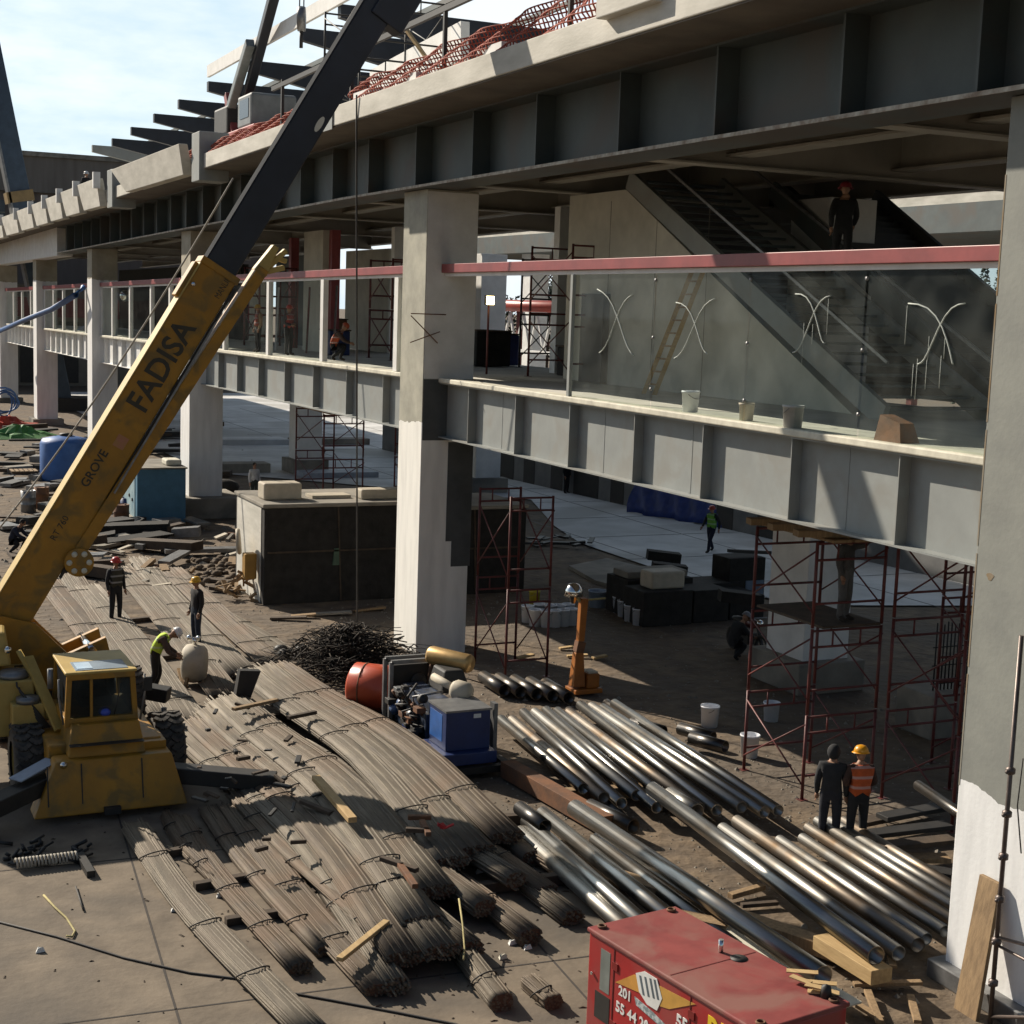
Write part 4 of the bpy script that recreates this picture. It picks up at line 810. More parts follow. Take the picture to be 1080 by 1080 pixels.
BEND = {'spine': (0, -.05, 1.1), 'chest': (0, -.2, 1.24), 'neck': (0, -.31, 1.31), 'head': (0, -.38, 1.35), 'shL': (.18, -.2, 1.3), 'shR': (-.18, -.2, 1.3), 'elL': (.23, -.28, 1.03), 'elR': (-.23, -.28, 1.03), 'wrL': (.16, -.48, .9), 'wrR': (-.16, -.48, .9), 'knL': (.13, -.1, .5), 'knR': (-.13, -.02, .5), 'anR': (-.14, .2, .09), 'toeR': (-.15, .05, .04)}
REACH = {'elL': (.3, -.18, 1.42), 'wrL': (.22, -.34, 1.6)}
FOLD = {'elL': (.27, .02, 1.14), 'wrL': (.08, -.17, 1.12), 'elR': (-.27, .02, 1.14), 'wrR': (-.06, -.18, 1.08)}
DK = (.018, .018, .02); JN = (.025, .035, .055)
def at0(x, y): p = gz(x, y); return (p.x, p.y, .0)
person('man in a dark jacket and red hard hat standing on the dirt behind the crane', at0(122, 656), .3, DK, (.02, .02, .022), hat=(.45, .03, .03), vest=(.05, .045, .03))
person('man in dark top, blue jeans and yellow hard hat standing sideways beside the flat rebar', at0(207, 681), -1.3, (.02, .018, .018), JN, hat=(.65, .36, .02))
p3 = at0(163, 733); person('man in a lime hi-vis vest and white hard hat bending over the round pale drum', (p3[0], p3[1], 0), 1.35, (.09, .06, .05), (.02, .018, .016), hat=(.72, .72, .72), vest=(.50, .68, .06), pose=BEND)
person('person in a green vest and red hard hat walking across the shaded plaza', at0(749, 583), -1.2, DK, (.012, .014, .03), hat=(.4, .05, .03), vest=(.16, .42, .05), pose=WALK)
person('worker in an orange vest and orange-yellow hard hat standing behind the right-hand pipes', at0(902, 896), 2.9, (.06, .03, .02), DK, hat=(.75, .33, .01), vest=(.55, .10, .02), pose=FOLD)
person('hooded worker in black standing close beside the orange vest by the pipes', at0(873, 893), 2.4, (.022, .023, .025), (.02, .022, .03), hood=(.02, .02, .022))
def deck(x, y, X): p = gx(x, y, X); return (p.x, p.y, 6.945+zs(p.y))
person('worker in a tan shirt and yellow hard hat standing behind the left walkway glazing', deck(272, 374, 15.1), -1.5, (.36, .24, .13), DK, hat=(.6, .33, .02), vest=(.36, .08, .05))
person('worker in a red vest and red hard hat behind the glazing post on the walkway', deck(304, 378, 15.3), .6, (.05, .05, .06), DK, hat=(.5, .05, .03), vest=(.4, .06, .05), pose=FOLD)
person('crouching worker in an orange vest behind the walkway glass near the middle column', deck(354, 386, 15.3), 1.2, (.08, .05, .04), DK, hat=(.5, .1, .04), vest=(.42, .08, .03), pose=CROUCH)
p = gx(888, 262, 18.9); person('dark-clothed person with a red scarf climbing the steel stairs', (p.x, p.y, p.z-.55), 2.6, DK, DK, hat=(.25, .02, .03), pose=WALK, hgt=1.05)
person('small figure standing on the far edge of the sunless plaza by the grey wall', at0(597, 521), .5, DK, DK)
p = gz(900, 650, 2.4); person('worker in grey with an orange hard hat standing on the scaffold platform', (17.15, 22.0, 3.22), .4, (.09, .085, .08), (.12, .115, .11), hat=(.55, .12, .04), pose=REACH)
person('worker in dark blue crouching on the rubble at the left edge', at0(16, 585), 1.0, (.02, .025, .045), DK, pose=CROUCH)
person('dark figure sitting low beside the parked motorbike in the shade', at0(775, 696), 1.6, DK, DK, hat=(.2, .2, .22), pose=CROUCH)
person('worker in white shirt standing beyond the concrete block near the far column', at0(268, 530), .2, (.6, .6, .6), (.05, .06, .05))
p = gx(91, 203, 13.0); person('dark figure standing on the far end of the upper slab behind the parapet', (13, p.y, 13.58+zs(p.y)), .2, DK, DK, hat=(.6, .6, .6))
p = gx(428, 30, 17); person('person in dark trousers standing on top of the white upper wall', (17.8, 33.62, 16.2), .2, DK, DK)
# round pale drum with a valve
p = gz(205, 722); T = thing('mixer_drum', 'round pale steel drum standing on edge in front of the lime-vested man', 'drum', (p.x, p.y, 0))
ax = Vector((.92, -.38, 0)).normalized(); c = Vector((p.x, p.y, .50)); q = MB(); q.lathe([(0, -.28), (.34, -.26), (.43, -.18), (.45, .0), (.43, .18), (.34, .26), (.12, .29), (0, .29)], c, 26, ax); q.build('drum_body', pale_t, T)
q = MB()
for s in (-1, 1): q.bar(c+ax*.1*s+Vector((.2*s, .3, -.2)), c+Vector((.3*s, .3*s, -.5)), .07, .07); q.bar(c+Vector((-.2, .25*s, -.2)), c+Vector((-.3, .35*s, -.5)), .07, .07)
q.build('stand', wood, T); q = MB(); q.tube(c+Vector((0, 0, .42)), c+Vector((0, 0, .6)), .05, 8); q.ball(c+Vector((-.12, 0, .6)), .07, 8, 6); q.ball(c+Vector((.08, 0, .58)), .06, 8, 6); q.build('valve', chrome, T)

# ------------------------------------------------------------------ red generator
def red_generator():
    X0, X1, Y0, Y1, Z = 8.05, 9.32, 11.75, 14.62, 1.6
    T = thing('red_generator', 'red box-shaped generator with a winged emblem and yellow lettering at the bottom edge', 'generator', (8.7, 13.2, 0))
    b = MB().box((X0, Y0, .35), (X1, Y1, Z-.035)).build('body', red_gen, T, bevel=.02)
    MB().box((X0-.025, Y0-.02, Z-.034), (X1+.025, Y1+.02, Z+.02)).build('roof', M('roof_red_dusty', (.27, .055, .048), (.19, .035, .032), 2.2, .6, bump=.25, bscale=3, c3=(.24, .10, .08), s3=1.2, detail=10), T, bevel=.015)
    MB().box((X0+.1, Y0, .1), (X1-.1, Y1, .35)).build('skid', black, T)
    q = MB(); q.tube((8.95, 13.35, Z), (8.95, 13.35, Z+.17), .03, 10); q.build('exhaust_stub', chrome, T)
    q = MB(); q.box((X0-.004, Y1-.42, .96), (X0-.001, Y1-.24, 1.46)); q.build('control_window', M('panel_grey', (.22, .24, .22), None, 3, .3), b)
    q = MB(); q.box((X0-.005, Y1-.44, .6), (X0-.002, Y1-.16, .92)); q.build('recess', black, b)
    q = MB(); q.box((X0-.006, Y1-.5, .38), (X0-.001, Y1-.485, 1.54)); q.box((X0-.006, Y0+1.02, .38), (X0-.001, Y0+1.035, 1.54)); q.build('door_seam', M('seam_red', (.12, .008, .008), None, 3, .6), b)
    for y in (Y1-.52, Y0+1.0, Y0+.4):
        for z in (.6, 1.3): MB().box((X0-.014, y-.05, z), (X0-.001, y+.05, z+.09)).build('hinge', M('hinge_red', (.22, .02, .018), None, 3, .4), b)
    for k in range(9): MB().box((X0+.2+.1*k, Y1+.002, .7), (X0+.26+.1*k, Y1+.012, 1.4)).build('louvre', black, b)
    for y in (Y0+.08, Y1-.08):
        for x in (X0+.12, X1-.12): MB().lathe([(.05, 0), (.06, .015), (.05, .03), (.04, .03), (.035, .015), (.04, 0)], (x, y, Z+.02), 12).build('lifting_eye', rust, T)
    MB().box((X0+.02, 13.15, Z+.0202), (X1-.02, 13.165, Z+.024)).build('roof_seam', M('seam_red2', (.16, .02, .018), None, 3, .6), T)
    q = MB(); q.tube((X0-.01, Y1-.1, 1.1), (X0-.03, Y1-.1, 1.1), .02, 8); q.build('door_knob', chrome, b)
    rt, up = (0, -1, 0), (0, 0, 1)
    def lay(body, y, z, s, m, bold=0, sx=1.0): return text('lettering', body, s, m, T, Vector((X0-.004, y, z))-T.location, rt, up, .003, 'LEFT', sx, bold)
    lay('RENTA', 12.50, 1.22, .34, yellow_t, .012); lay('55', 13.0, 1.12, .2, letter_w, .006); lay('201', 14.02, 1.05, .16, letter_w, .004); lay('55 44 20 08', 14.06, .84, .17, letter_w, .004); lay('A 2', 13.55, .80, .2, letter_w, .004)
    ey, ez = 13.46, 1.30
    def P(u, v): return (X0-.003, ey-1.55*(u*.96-v*.28), ez+1.15*(u*.28+v*.96))
    for nm, pl, m in (('emblem_wing', [(-.42, .0), (-.16, .13), (.0, .12), (.0, -.1), (-.14, -.03)], M('emblem_orange', (.62, .30, .06), None, 3, .5)), ('emblem_wing', [(.0, .12), (.2, .08), (.52, .02), (.2, -.10), (.0, -.1)], M('emblem_orange2', (.62, .34, .07), None, 3, .5))):
        MB().prism([P(u, v) for u, v in pl], (-.003, 0, 0)).build(nm, m, b)
    MB().prism([P(u, v) for u, v in ((-.13, .15), (-.02, .19), (.12, .15), (.14, -.02), (.05, -.15), (-.06, -.12), (-.13, -.02))], (-.007, 0, 0)).build('emblem_shield', letter_w, b)
    for k, (u, v) in enumerate(((-.09, .02), (-.03, .02), (.03, .02), (.08, .02))): MB().prism([P(u, v-.06), P(u+.022, v-.06), P(u+.022, v+.12), P(u, v+.12)], (-.0095, 0, 0)).build('emblem_bar', M('emblem_grey', (.12, .15, .17), None, 3, .5), b)
    MB().prism([P(u, v) for u, v in ((-.2, -.08), (.0, -.18), (.28, -.36), (.3, -.42), (-.02, -.25), (-.2, -.16))], (-.006, 0, 0)).build('emblem_ribbon', M('emblem_ribbon', (.50, .54, .54), (.2, .25, .26), 22, .5, lo=.45, hi=.55), b)
    return T
red_generator()
o = MB()
for k in range(6): a = rnd(0, 6.3); c = Vector((9.16+rnd(-.06, .06), 12.35+rnd(-.25, .25), 1.635+.012*k)); o.bar(c, c+Vector((math.cos(.9+rnd(-.5, .5))*.3, -math.sin(.9)*.3, rnd(-.01, .02))), .09, .012)
tag(o.build('wood_chips', wood_y, None, (9.12, 12.3, 1.62)), 'splintered pale wood pieces lying on the roof of the red generator', 'wood scraps')
tag(MB().lathe([(0, 0), (.1, 0), (.1, .006), (0, .006)], (9.02, 13.12, 1.621), 14).build('rubber_disc', black, None, (9.02, 13.12, 1.621)), 'black disc lying on the roof of the red generator beside its stub', 'disc')
MB().lathe([(0, 0), (.07, 0), (.05, .12), (0, .14)], (9.2, 11.95, 1.62), 10).build('fuel_cap', black, bpy.data.objects['red_generator'])

PV = Vector((8.03, 14.6, 0)); RZ = Matrix.Rotation(math.radians(8.1), 4, 'Z')
for n_ in ('red_generator', 'wood_chips', 'rubber_disc'):
    o = bpy.data.objects[n_]; o.location = PV+(RZ @ (o.location-PV)); o.rotation_euler = (0, 0, math.radians(8.1))
# ------------------------------------------------------------------ blue diesel set with red tank
def diesel_set():
    p = gz(452, 792); ox, oy = p.x, p.y
    T = thing('diesel_power_unit', 'open blue diesel power unit on a skid with a radiator frame and silencer', 'power unit', (ox, oy, 0))
    def W(x, y, z): return (ox+x, oy+y, z*.80)
    q = MB(); q.box(W(-.9, -2.0, .12), W(-.75, 2.2, .32)); q.box(W(.75, -2.0, .12), W(.9, 2.2, .32)); 
    for y in (-2, -.6, .8, 2.05): q.box(W(-.748, y, .14), W(.748, y+.14, .3))
    q.build('skid', black, T)
    MB().box(W(-.55, -1.9, .33), W(.62, -.75, .62)).build('lower_cabinet', blue_p, T, bevel=.02)
    cab = MB().box(W(-.35, -1.7, .62), W(.55, -.85, 1.55)).build('control_cabinet', blue_p, T, bevel=.02)
    MB().box(W(-.37, -1.72, 1.551), W(.57, -.83, 1.6)).build('cabinet_top', grey_s, cab); MB().box(W(.2, -1.705, 1.38), W(.35, -1.701, 1.48)).build('plate', letter_w, cab)
    q = MB(); q.box(W(-.356, -1.5, .8), W(-.351, -.9, 1.45)); q.build('cabinet_side', M('side_blue', (.03, .12, .38), None, 3, .4), cab)
    # radiator frame
    q = MB()
    for y in (1.15, 1.5):
        q.bar(W(-.4, y, .3), W(-.4, y, 1.95), .08, .08); q.bar(W(.5, y, .3), W(.5, y, 1.95), .08, .08); q.bar(W(-.4, y, 1.95), W(.5, y, 1.95), .08, .08)
    q.build('radiator_frame', grey_s, T)
    MB().box(W(-.34, 1.2, .4), W(.45, 1.46, 1.85)).build('radiator', black, T)
    # engine block with many small pieces
    R = random.Random(4); q = MB(); q.box(W(-.32, -.6, .45), W(.32, 1.1, 1.15)); q.box(W(-.2, -.5, 1.15), W(.25, 1.0, 1.45))
    eng = q.build('engine_block', M('engine_blue', (.03, .05, .10), (.015, .017, .02), 6, .5), T, bevel=.02)
    for k in range(6): MB().tube(W(-.3, -.4+.27*k, 1.1), W(-.42, -.4+.27*k, 1.3), .05, 8).build('exhaust_port', rust, eng)
    for k in range(10):
        a = W(R.uniform(-.5, -.3), R.uniform(-.6, 1.0), R.uniform(.5, 1.6)); b = W(R.uniform(-.5, .2), R.uniform(-.6, 1.0), R.uniform(.6, 1.7))
        MB().path([a, (a[0]-.12, (a[1]+b[1])/2, (a[2]+b[2])/2+.1), b], R.choice([.018, .025, .035]), 6).build('engine_hose', R.choice([black, black, black, grey_s]), eng)
    for k in range(16):
        c = Vector(W(R.uniform(-.55, -.33), R.uniform(-.6, 1.05), R.uniform(.5, 1.7))); s_ = R.uniform(.04, .1); MB().box(c-Vector((s_, s_, s_*.6)), c+Vector((s_, s_*1.4, s_*.6))).build('engine_fitting', R.choice([black, black, rust, grey_s, blue_p]), eng, bevel=.01)
    for k in range(3): MB().lathe([(0, 0), (.16, 0), (.18, .02), (.16, .05), (0, .05)], W(-.1+.15*k, 1.12, .8+.3*k), 16, (0, 1, 0)).build('belt_pulley', black, eng)
    for k in range(6): c = W(R.uniform(-.48, -.34), R.uniform(-.5, 1.0), R.uniform(.6, 1.5)); MB().lathe([(0, 0), (.09, 0), (.09, .16), (0, .17)], c, 12, (0, R.choice([-1, 1]), .3)).build('filter_can', R.choice([black, grey_s, black, M('engine_part_blue', (.06, .10, .2), None, 3, .4)]), eng)
    q = MB(); q.lathe([(0, 0), (.17, .01), (.19, .06), (.19, .95), (.17, 1.0), (0, 1.01)], W(.35, .95, 2.15), 20, Vector((.55, -.83, -.05))); q.build('silencer', M('brass_silencer', (.55, .36, .15), (.42, .26, .1), 3, .4, .6), T)
    q = MB(); q.path([W(.35, .9, 1.4), W(.4, .95, 1.8), W(.45, .9, 2.1)], .06, 8); q.build('exhaust_pipe', rust, T)
    q = MB(); q.lathe([(0, 0), (.15, .02), (.2, .1), (.2, .34), (.13, .42), (0, .43)], W(.25, -.5, 1.72), 18, Vector((.6, -.75, -.1))); q.tube(W(.1, .1, 1.85), W(.3, -.55, 1.72), .08, 10); q.build('air_filter', pale_t, T)
    q = MB(); q.hexa([W(.2, -.1, 1.45), W(.85, -.1, 1.45), W(.85, .7, 1.45), W(.2, .7, 1.45), W(.3, 0, 2.0), W(.7, 0, 2.0), W(.7, .6, 2.0), W(.3, .6, 2.0)]); q.build('engine_cowl', black, T, bevel=.04)
    q = MB(); q.box(W(.85, -1.2, .3), W(.93, -1.0, 1.5)); q.build('side_post', grey_s, T)
    q = MB(); q.box(W(-.75, -1.5, .33), W(-.57, -1.1, .75)); q.build('battery', M('battery_tan', (.3, .18, .1), None, 3, .7), T)
    return ox, oy
ox, oy = diesel_set()
p = gz(400, 762); T = thing('fuel_tank', 'glossy orange-red cylindrical tank lying behind the blue power unit', 'tank', (p.x, p.y, 0))
ax = Vector((.75, -.66, 0)).normalized(); c = Vector((p.x, p.y+.1, .72)); q = MB(); q.lathe([(0, -.62), (.38, -.6), (.5, -.52), (.5, .52), (.38, .6), (0, .62)], c, 30, ax); q.build('tank_body', tank_red, T)
q = MB(); q.lathe([(.505, -.3), (.51, -.3), (.51, -.27), (.505, -.27)], c, 30, ax); q.build('tank_band', rust, T)
q = MB()
for s in (-.35, .35): q.bar(c+ax*s+Vector((0, 0, -.48)), c+ax*s+Vector((0, 0, -.72)), .5, .1, ax)
q.build('cradle', black, T)
# tangle of wire and dark brush beside the middle column
q = MB(); R = random.Random(3); pc = gz(365, 712)
for k in range(2100):
    a = R.uniform(0, 6.3); r = abs(R.gauss(0, .66)); x = pc.x+.15+r*math.cos(a)*1.6; y = pc.y+.2+r*math.sin(a)*1.5; h = max(.05, 1.15*math.exp(-((r/1.1)**2)))
    z = R.uniform(.02, h); d = Vector((R.uniform(-1, 1), R.uniform(-1, 1), R.uniform(-.25, .35))); l = R.uniform(.3, .8)
    q.path([(x, y, z), (x+d.x*l*.5, y+d.y*l*.5, max(.02, z+d.z*l*.5+R.uniform(-.08, .1))), (x+d.x*l, y+d.y*l, max(.02, z+d.z*l*.3))], R.choice([.008, .012, .018]), 4)
tag(q.build('brush_pile', M('brush_dark', (.055, .042, .03), (.02, .017, .014), 6, .9), None, (pc.x, pc.y, 0)), 'dark tangled heap of wire and brushwood at the foot of the middle column', 'brush pile', kind='stuff')
for k, (x, y) in enumerate(((296, 690), (318, 690), (300, 694))):
    p = gz(x, y); tag(MB().ball((p.x, p.y, .12), .16, 8, 6, (1.2, 1, .8)).build('black_sack', black, None, (p.x, p.y, 0)), 'small black sack on the dirt left of the brush heap', 'sack', 'black sacks')
# blocks: large formwork tank with concrete top
def blockhouse(px0, px1, Ydeep, h, label, name):
    a = gz(*px0); b = gz(*px1); y = (a.y+b.y)/2; T = thing(name, label, 'tank', (a.x, y, 0))
    MB().box((a.x, y, 0), (b.x, y+Ydeep, h-.12)).build('side_walls', mesh_wall, T, bevel=.02)
    MB().box((a.x-.06, y-.06, h-.118), (b.x+.06, y+Ydeep+.06, h)).build('top_slab', conc_d, T, bevel=.03)
    MB().box((a.x-.02, y+.3, .02), (a.x-.003, y+Ydeep-.2, h-.13)).build('plastered_end', conc, T)
    q = MB(); q.bar((a.x+.1, y-.03, h*.52), (b.x-.2, y-.03, h*.52), .04, .05); q.bar((a.x+.55*(b.x-a.x), y-.03, .05), (a.x+.52*(b.x-a.x), y-.03, h-.13), .04, .05); q.build('waler', wood_d, T)
    return a.x, b.x, y
bx0, bx1, by = blockhouse((276, 637), (425, 632), 3.2, 2.95, 'large dark formwork-clad concrete tank with a pale top left of the middle column', 'concrete_tank')
o = MB().box((bx0+.2, by+.8, 2.955), (bx0+1.35, by+1.5, 3.45)).build('concrete_block', pale_t, None, (bx0+.8, by+1.1, 2.955), bevel=.05); tag(o, 'pale concrete block lying on the left corner of the dark concrete tank', 'block')
o = MB().box((bx0+3.1, by+.5, 2.955), (bx0+4.6, by+1.1, 3.25)).build('concrete_slab', pale_t, None, (bx0+3.6, by+.9, 2.955), bevel=.04); tag(o, 'long flat pale block on the tank top beside the middle column', 'block')
o = MB().box((bx0+1.7, by+.9, 2.955), (bx0+2.9, by+1.6, 3.05)).build('board', pale_t, None, (bx0+2.2, by+1.2, 2.955)); tag(o, 'thin pale board on the middle of the tank top', 'board')
p = gz(270, 600, .8); o = MB().box((bx0-.45, by+.4, .7), (bx0-.1, by+.75, 1.45)).build('yellow_box', M('dull_orange', (.36, .19, .03), None, 3, .6), None, (bx0-.3, by+.5, .7), bevel=.03); tag(o, 'dull orange box hanging at the sunlit end of the dark tank', 'box')
o = MB().lathe([(0, 0), (.36, .0), (.4, .06), (.36, .12), (0, .12)], (bx0-.5, by+1.2, 1.7), 18, (1, -.3, .1)).build('round_disc', pale_t, None, (bx0-.5, by+1.2, 1.7)); tag(o, 'round pale lid leaning at the end of the dark tank', 'lid')
q = MB(); R = random.Random(5); p = gz(258, 632)
for k in range(26): a = Vector((p.x+R.uniform(-.6, .5), p.y+R.uniform(-.5, .5), R.uniform(.05, .7))); d = Vector((R.uniform(-.5, .5), R.uniform(-.3, .3), R.uniform(-.2, .3))); q.bar(a, a+d, R.uniform(.05, .14), R.uniform(.03, .09))
tag(q.build('scrap_heap', [wood], None, (p.x, p.y, 0)), 'heap of broken wood and scrap against the sunlit end of the dark tank', 'scrap heap')
o = MB().hexa([Vector((bx0+2.05, by-.05, 1.1))+Vector(v) for v in ((0, 0, 0), (.26, 0, 0), (.26, .03, 0), (0, .03, 0), (.05, 0, .5), (.2, 0, .5), (.2, .03, .5), (.05, .03, .5))]).build('green_bottle', M('green_plastic', (.05, .10, .06), None, 3, .5), None, (bx0+2.1, by, 1.1)); tag(o, 'dull green canister hanging on the dark front of the concrete tank', 'canister')
bx2, bx3, by2 = blockhouse((440, 632), (548, 622), 3.0, 2.75, 'second dark formwork tank right behind the middle column', 'concrete_tank')
for k in range(5):
    a = gz(285+22*k, 652-2*k, .05); timber(a, a+Vector((rnd(.6, 1.4), rnd(-.4, .4), .05)), .22, .06, [wood_d, wood, conc_d][k % 3], 'board lying on the dirt in front of the dark concrete tank', 'board', 'boards before the dark tank', 'board')
# ------------------------------------------------------------------ scaffolds
def scaffold(label, loc, wx, wy, lifts, mat=scaf_red, lift=1.7, planks=True, rz=0, group=None, r=.032):
    T = thing('scaffold_tower', label, 'scaffold', (0, 0, 0), group)
    for y in (0, wy):
        for L_ in range(lifts):
            z0 = L_*lift; q = MB()
            for x in (0, wx): q.tube((x, y, z0+.01), (x, y, z0+lift-.01), r, 7)
            for zz in (.45, lift-.35, lift-.05): q.tube((0, y, z0+zz), (wx, y, z0+zz), r*.8, 6)
            q.tube((wx*.3, y, z0+lift-.35), (wx*.3, y, z0+lift-.05), r*.6, 5); q.tube((wx*.7, y, z0+lift-.35), (wx*.7, y, z0+lift-.05), r*.6, 5)
            q.build('frame', mat, T)
    for x in (-.03, wx+.03):
        for L_ in range(lifts):
            z0 = L_*lift+.3; MB().tube((x, 0, z0), (x, wy, z0+lift*.7), r*.55, 5).build('cross_brace', mat, T); MB().tube((x+.012, wy, z0), (x+.012, 0, z0+lift*.7), r*.55, 5).build('cross_brace', mat, T)
    for x in (0, wx):
        for y in (0, wy): MB().box((x-.08, y-.08, 0), (x+.08, y+.08, .01)).build('foot', mat, T)
    if planks:
        for k in range(3): MB().box((wx*.08+k*wx*.3, -.3, lifts*lift+.0), (wx*.08+k*wx*.3+wx*.26, wy+.3, lifts*lift+.05)).build('plank', wood, T)
    T.location = loc; T.rotation_euler = (0, 0, rz); return T
scaffold('red scaffold tower standing in front of the white rear column, topped with planks', (16.25, 21.7, 0), 1.55, 1.9, 3, lift=1.6)
MB().box((16.4, 21.6, 3.205), (17.7, 23.7, 3.25)).build('plank', wood_d, bpy.data.objects['scaffold_tower'])
s2 = scaffold('red scaffold tower in the middle, with the worker on its platform', (17.75, 21.3, 0), 1.6, 1.9, 3)
MB().box((.1, -.1, 2.9), (1.55, 2.0, 2.95)).build('plank', wood_d, s2)
s2.location = (17.75, 19.4, 0)
scaffold('red scaffold tower farthest right, half hidden by the big column', (20.2, 21.0, 0), 1.5, 1.8, 3)
scaffold('red scaffold tower deep in the shade, seen through the right-hand towers', (22.6, 21.6, 0), 1.6, 2.0, 3, planks=False)
scaffold('slim red scaffold tower right of the middle column', (14.75, 31.5, 0), 1.1, 1.8, 2, lift=2.2, planks=False)
scaffold('red scaffold tower under the far walkway left of the middle column, topped with boards', (16.6, 51.5, 0), 1.5, 3.4, 3, lift=1.6)
scaffold('red scaffold tower beside the column base behind the concrete tank', (19.6, 50, 0), 1.5, 2.2, 3, lift=1.6, planks=False)
scaffold('tall dark red scaffold standing on the walkway deck in the unglazed bay', (17.6, 34.4, 6.95), 2.0, 2.4, 2, lift=1.75, planks=False, r=.032)
q = scaffold('thin black scaffold frame standing on the upper slab among the roof beams', (13.2, 38.5, 13.58), 2.4, 3, 2, mat=black, lift=1.6, planks=False)
timber(Vector((14.2, 40, 17.2)), Vector((14.9, 38, 15.2)), .1, .08, wood_y, 'pale stick standing against the black scaffold frame on the roof', 'stick', None, 'wood_stick')
for y in (21.9, 22.7, 23.4): timber(Vector((15.9, y, 4.93)), Vector((20.0, y-1.0, 4.93)), .28, .12, wood, 'brown plank bridging the tops of the right-hand scaffold towers', 'plank', 'planks on the scaffold towers', 'plank')
# rebar cage on the rear footing
T = thing('rebar_cage', 'dark rebar cage standing behind the right-hand scaffold towers', 'rebar cage', (22.4, 24.5, 0))
q = MB()
for k in range(18): q.tube((21.6+k*.1, 24.5, .9), (21.6+k*.1, 24.5, 2.2+rnd(0, .25)), .018, 5)
q.build('vertical_bars', black, T); q = MB()
for z in (1.1, 1.5, 1.9): q.tube((21.5, 24.47, z), (23.5, 24.47, z), .014, 5)
q.build('ties', black, T)
tag(MB().box((21.2, 24.0, 0), (24.0, 25.2, .95)).build('footing_block', conc_d, None, (22.5, 24.5, 0), bevel=.04), 'grey concrete footing under the dark rebar cage', 'footing')
o = MB(); 
for k in range(5): o.bar((20.2+.3*k, 20.0+.5*k, .05+.02*k), (23+.2*k, 22.2+.3*k, .06+.02*k), .3, .05)
tag(o.build('pale_boards', [plaza_m], None, (21.5, 21.5, 0)), 'pale sheets lying flat on the ground beneath the far right scaffold', 'sheets')
# leaning plank, scaffold tube at the right-hand column
a, b = gx(1000, 1092, 13.05), gx(1033, 922, 13.5)
w_ = Vector((0, -1, 0)); q = MB(); q.hexa([a, a+w_*.42, a+w_*.42+Vector((.06, 0, 0)), a+Vector((.06, 0, 0)), b, b+w_*.36, b+w_*.36+Vector((.06, 0, 0)), b+Vector((.06, 0, 0))])
tag(q.build('leaning_plank', wood, None, (a.x, a.y, 0), bevel=.006), 'broad worn wooden plank leaning against the big right-hand column', 'plank')
T = thing('scaffold_standard', 'upright scaffold tube with collars at the right edge in front of the big column', 'scaffold tube', (13.2, 13.4, 0))
pb = gz(1044, 1080); px_, py_ = pb.x, pb.y
T.location = (px_, py_, 0); MB().tube((px_, py_, 0), (px_, py_, 5.0), .03, 12).build('tube', galv, T)
for z in (.55, 1.1, 1.65, 2.2, 2.75, 3.3): MB().lathe([(.03, -.05), (.06, -.03), (.06, .03), (.03, .05)], (px_, py_, z), 12).build('collar', galv, T); MB().ball((px_-.08, py_-.03, z), .028, 8, 6).build('wedge', galv, T)
MB().tube((px_, py_, 1.15), (px_+.7, py_-1.5, 1.2), .024, 8).build('ledger', galv, T); MB().tube((px_, py_, 1.05), (px_+.6, py_-1.5, .75), .02, 8).build('brace', galv, T); MB().tube((px_, py_, .1), (px_+.3, py_-1.6, .75), .022, 8).build('brace', galv, T)
# ------------------------------------------------------------------ buckets
def bucket(loc, label, group=None, mat=bucket_m, r=.16, h=.38):
    T = thing('bucket', label, 'bucket', (0, 0, 0), group)
    q = MB(); q.lathe([(0, 0), (r*.86, 0), (r, h), (r*1.06, h), (r*1.06, h-.03), (r*1.0, h-.035)], (0, 0, 0), 18); q.lathe([(r*.95, h), (r*.82, .02), (0, .02)], (0, 0, 0), 18); q.build('pail', mat, T)
    q = MB(); q.path([(r*1.04*math.cos(t), -.06-.1*math.sin(t), h-.04-.1*math.sin(t)) for t in [PI*k/10 for k in range(11)]], .006, 5); q.build('handle', grey_s, T)
    T.location = loc; T.rotation_euler = (0, 0, rnd(0, 6)); return T
bucket(at0(748, 766), 'white bucket alone on the sunlit dirt between the pipes and the orange machine', r=.2, h=.46)
bucket(at0(790, 798), 'white bucket at the foot of the nearest red scaffold leg', r=.19, h=.46)
bucket(at0(813, 760), 'white bucket at the base of the white rear column', r=.18, h=.42)
b0 = None
for k, (x, y) in enumerate(((556, 656), (564, 660), (576, 661), (585, 661), (594, 660), (602, 659), (569, 654), (580, 655), (590, 655), (599, 654))):
    p = at0(x, y); b0 = bucket(p, 'white bucket in the cluster beside the shiny-domed orange machine', 'clustered white buckets', r=.18, h=.48) if b0 is None else dup(b0, p, rnd(0, 6))
for k, (x, y) in enumerate(((664, 655), (673, 659), (657, 650), (652, 646))): dup(b0, at0(x, y), rnd(0, 6), 'white bucket beside the dark crate stack in the shade', 'white buckets by the dark crates')
bucket(at0(563, 650), 'yellow bucket standing among the clustered white buckets', mat=M('yellow_plastic', (.6, .48, .04), None, 3, .5), r=.16, h=.75)
bucket(at0(630, 640), 'pale blue bucket behind the shiny dome', mat=M('pale_blue_plastic', (.40, .48, .6), None, 3, .5), r=.28, h=.5)
bucket(deck(728, 428, 14.35)[:2]+(7.002,), 'white bucket at the glass, in the middle of the walkway edge'); bucket((lambda p: (14.2, p.y, 7.0))(gx(836, 446, 14.2)), 'grey-white bucket outside the third glass pane on the walkway edge', mat=M('grey_white_plastic', (.5, .5, .48), None, 3, .6), r=.17, h=.36)
